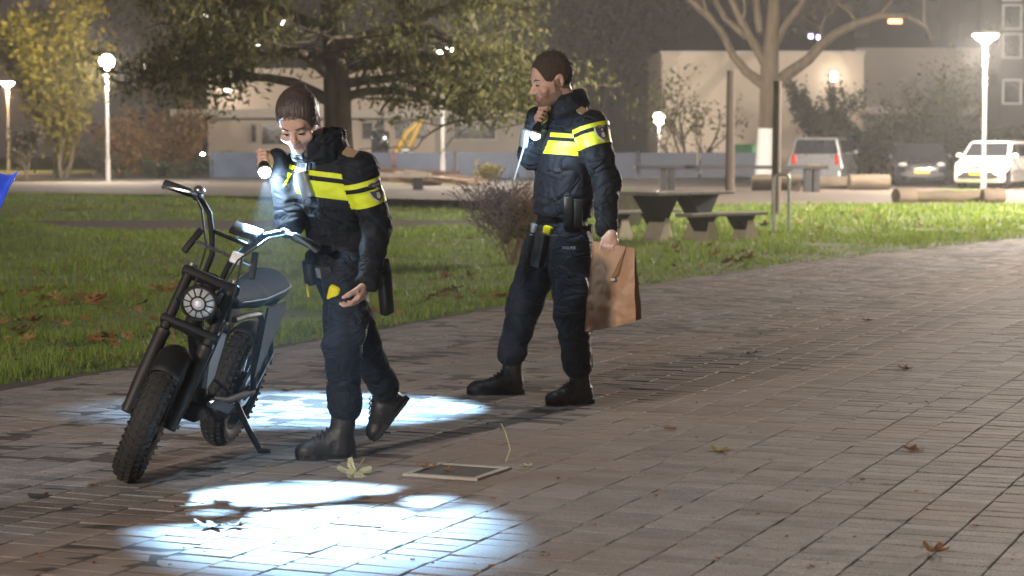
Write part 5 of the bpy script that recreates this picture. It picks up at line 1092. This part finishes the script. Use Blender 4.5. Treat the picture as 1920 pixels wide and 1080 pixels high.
gw = tw-twd*.085; W_['handR'] = lambda s: grip(s, gw, twd, nrm(A(W_['wrR'])-gw), .0125, W_['wrR'], ang=(10, 85, 160, 225))
W_['handL'] = lambda s: curled(s, W_['wrL']+nrm(W_['wrL']-W_['elL'])*.01, nrm(W_['wrL']-W_['elL'])*.9+A((-.25, -.1, 0)), A((-.8, -.3, .2)), A((-.3, -.9, 0)))
WR, WD = officer(W_, 'person in dark uniform and yellow stripes bending over the bicycle with a raised torch', 'f')
p = on_jacket(WD, W_['chest']+A((-.05, 0, .03)), nrm(WD['fw']), .012)-WD['base']
R = Matrix((Vector(WD['lf']), Vector(-WD['fw']), Vector(np.cross(WD['lf'], -WD['fw'])))).transposed()
rd = MB().box(Vector(p), (.058, .034, .115), R @ Matrix.Rotation(-.25, 3, 'Y'), .008).build('radio', MAT['gear_grey'], WD['jk'], True)
pu = np.cross(WD['lf'], -WD['fw']); pu = pu if pu[2] > 0 else -pu
MB().tube([Vector(p+pu*.05+WD['lf']*.015), Vector(p+pu*.20+WD['lf']*.055)], [.006, .0045], 8).build('antenna', MAT['gear_black'], rd, True)
torch("lit torch held up in the bending woman's hand over the handlebar", tw, twd, gw, 1900, (-.76, 7.9, 0), 43, 'torch_glow', 4.5)
# ------------------------------------------------------------------ the man
tm = px(1004, 252, 11.02); tmt = A((-.86, 10.95, 0)); tmd = nrm(tmt-tm)
tmh = nrm(nrm(tmd)*.55+A((-.05, -.25, -1))*.6)
M_ = dict(base=(.29, 11.35), left=(.52, -.85, 0), fwd=(-.85, -.52, -.02), size=1.05, jw=1.06, tw=1.1, flat=.76,
    hip=px(1052, 440, 11.35), waist=px(1056, 370, 11.36), chest=px(1066, 275, 11.36), neck=px(1066, 200, 11.36), head=px(1034, 150, 11.32), hs=1.13,
    hf=A((-.88, -.36, -.26)), hl=A((.40, -.90, 0)), coll=A((-.25, -.1, 1)),
    shL=px(1110, 238, 11.18), elL=px(1136, 340, 11.14), wrL=px(1138, 425, 11.02), shR=px(1028, 235, 11.52), elR=px(996, 290, 11.36), wrR=px(1006, 222, 11.20),
    hpL=px(1068, 455, 11.24), knL=px(1072, 588, 11.12), anL=px(1085, 702, 11.16), heelL=A(gnd(1108, 756)), toeL=A(gnd(1024, 762)),
    hpR=px(1026, 455, 11.46), knR=px(982, 575, 11.44), anR=px(956, 678, 11.58), heelR=A(gnd(980, 738)), toeR=A(gnd(876, 741)),
    hem=px(1056, 402, 11.36), hem_n=A((.05, -.1, 1)), st=.035, stc=px(1020, 262, 11.2), cuff=.01, badge_n=A((.45, -.9, .1)), belt=px(1052, 430, 11.35), belt_r=(.196, .152), belt_up=A((0, 0, 1)),
    gear=[('taser', 30, .0, (.05, .035, .05), 'gear_yellow', .2), ('holster', 18, -.10, (.075, .055, .19), 'gear_black', .25), ('strap', 40, -.12, (.055, .03, .20), 'webbing', .05), ('buckle', 58, -.06, (.045, .014, .04), 'gear_grey', 0), ('radio', 62, .10, (.052, .035, .16), 'gear_black', 0), ('pouch', 78, .09, (.05, .035, .15), 'webbing', 0), ('baton', -15, -.12, (.035, .035, .24), 'gear_black', .55), ('clip', 2, .01, (.03, .03, .05), 'gear_grey', .3)])
gm = tm-tmh*.105; M_['handR'] = lambda s: grip(s, gm, -tmh, nrm(A(M_['wrR'])-gm+A((.0, .04, 0))), .0125, M_['wrR'], ang=(10, 85, 160, 225))
bagc = px(1141, 462, 10.95); bag_x = nrm(A((.93, -.36, -.24)))
M_['handL'] = lambda s: grip(s, bagc, -bag_x, A((-.1, .1, 1)), .012, M_['wrL']+A((0, 0, -.02)), off=.020, rf=.0095, ang=(20, 95, 165, 200), flip=-1)
MR, MD = officer(M_, 'person in dark uniform and yellow stripes standing with a torch at chin and paper bag', 'm')
torch('lit torch held at chin height by the standing man', tm, tmh, gm, 1200, tmt, 54, 'torch_glow', 1.2)
rp = on_jacket(MD, M_['chest']+A((-.02, -.02, .045)), A((-.85, -.52, 0)), .012)-MD['base']
R = Matrix((Vector(MD['lf']), Vector(-MD['fw']), Vector((0, 0, 1)))).transposed()
rd = MB().box(Vector(rp), (.055, .03, .10), R @ Matrix.Rotation(.3, 3, 'Y'), .007).build('radio', MAT['gear_grey'], MD['jk'], True); MB().tube([Vector(rp+A((0, 0, -.04))), Vector(rp+A((-.055, -.03, -.22)))], [.006, .004], 8).build('antenna', MAT['gear_grey'], rd, True)
tp_ = px(1068, 467, 11.0)-MD['base']; tv = np.array([v.co[:] for v in MD['tr'].data.vertices], dtype=np.float32); kk = (np.abs(tv[:, 0]-tp_[0]) < .02) & (np.abs(tv[:, 2]-tp_[2]) < .02)
if kk.any(): word('POLITIE', .02, Vector((tp_[0], tv[kk][:, 1].min()-.006, tp_[2])), (1, 0, 0), (0, 0, 1), MD['tr'], 'pocket_print', MAT['print_white'])
# ------------------------------------------------------------------ paper bag
mat('kraft', ((.36, .20, .11), (.46, .27, .155)), .75, scale=5, bump=.35, bscale=10); 
BG = thing('paper_bag', "brown paper bag hanging from the standing man's hand", 'bag', (bagc[0], bagc[1], 0)); o3 = Vector((bagc[0], bagc[1], 0))
corner = {k: at(*q)-o3 for k, q in dict(tl=(1112, 452, 11.0), tr=(1190, 466, 10.86), br=(1197, 600, 10.86), bl=(1102, 620, 10.98)).items()}
nb = Vector((.30, .95, 0)).normalized()
def bagp(u, v, s):      # u across, v down, s -1 front .. 1 back
    p = corner['tl'].lerp(corner['tr'], u).lerp(corner['bl'].lerp(corner['br'], u), v); th = .058*min(1, v*1.25+.06)
    wob = .006*math.sin(9*u+5*v)+.004*math.sin(17*v-6*u); edge = 1-.30*abs(2*u-1)**6*0
    from mathutils import noise as mn
    cr_ = sum((.5-abs(mn.noise(Vector((u*f_+s*3, v*f_*1.7, f_))))) * a_ for f_, a_ in ((2.2, .022), (4.7, .014), (9., .006)))*min(1, .25+2*v)*(1 if abs(2*u-1) < .99 else .4)
    return p+nb*(s*th*edge+wob*min(1, 3*v)+cr_)-Vector((0, 0, .008*math.sin(PI*u)*v))
n_, m2 = 34, 52; V = []; F = []
for s_i in (-1, 1):
    for i in range(n_):
        for j in range(m2): V.append(bagp(i/(n_-1), j/(m2-1), s_i))
id_ = lambda s_i, i, j: (n_*m2 if s_i > 0 else 0)+i*m2+j
for s_i in (-1, 1):
    for i in range(n_-1):
        for j in range(m2-1): F.append((id_(s_i, i, j), id_(s_i, i+1, j), id_(s_i, i+1, j+1), id_(s_i, i, j+1)))
mb = MB().add(V, F)
for i in (0, n_-1):                       # gusseted sides: a fold sunk between the edges
    uu = i/(n_-1); g0 = [bagp(uu, j/(m2-1), 0)+(corner['tr']-corner['tl']).normalized()*(.03 if i == 0 else -.03)*min(1, .2+j/(m2-1)) for j in range(m2)]; k = len(mb.v); mb.v += [tuple(q) for q in g0]
    for j in range(m2-1): mb.f += [(id_(-1, i, j), id_(-1, i, j+1), k+j+1, k+j), (id_(1, i, j), id_(1, i, j+1), k+j+1, k+j)]
mb.f += [tuple([id_(-1, i, m2-1) for i in range(n_)]+[id_(1, i, m2-1) for i in range(n_-1, -1, -1)])]
bo = mb.build('bag_body', MAT['kraft'], BG, 30)
# folded-over flap on the front and the sealing sticker
fl = MB(); fp = [(.0, -.005), (.42, -.02), (.80, .0), (.62, .36), (.46, .44), (.2, .22)]; fv = [bagp(u, max(v, 0), -1)-nb*(.010+.014*v) for u, v in fp]
fl.add(fv+[q+nb*.002 for q in fv], [tuple(range(6)), tuple(range(11, 5, -1))]+[(i, (i+1) % 6, 6+(i+1) % 6, 6+i) for i in range(6)]); fl.build('flap', MAT['kraft'], BG)
sv = [bagp(u, v, -1)-nb*.030 for u, v in ((.50, .40), (.58, .40), (.58, .43), (.50, .43))]; MB().add(sv+[q+nb*.008 for q in sv], [(0, 1, 2, 3), (4, 5, 6, 7)]+[(i, (i+1) % 4, 4+(i+1) % 4, 4+i) for i in range(4)]).build('sticker', MAT['print_white'], BG)
# ================================================================== night haze
hm = bpy.data.materials.new('haze'); hm.use_nodes = True; t = hm.node_tree; t.nodes.remove(t.nodes['Principled BSDF'])
pvn = t.nodes.new('ShaderNodeVolumePrincipled'); pvn.inputs['Color'].default_value = (.92, .92, .92, 1); pvn.inputs['Density'].default_value = .0011; pvn.inputs['Anisotropy'].default_value = .5
t.links.new(pvn.outputs[0], t.nodes['Material Output'].inputs['Volume'])
o = MB().box((0, 115, 16.2), (344, 306, 36)).build('haze', hm); tag(o, 'thin night haze over the whole park', 'haze', kind='stuff')
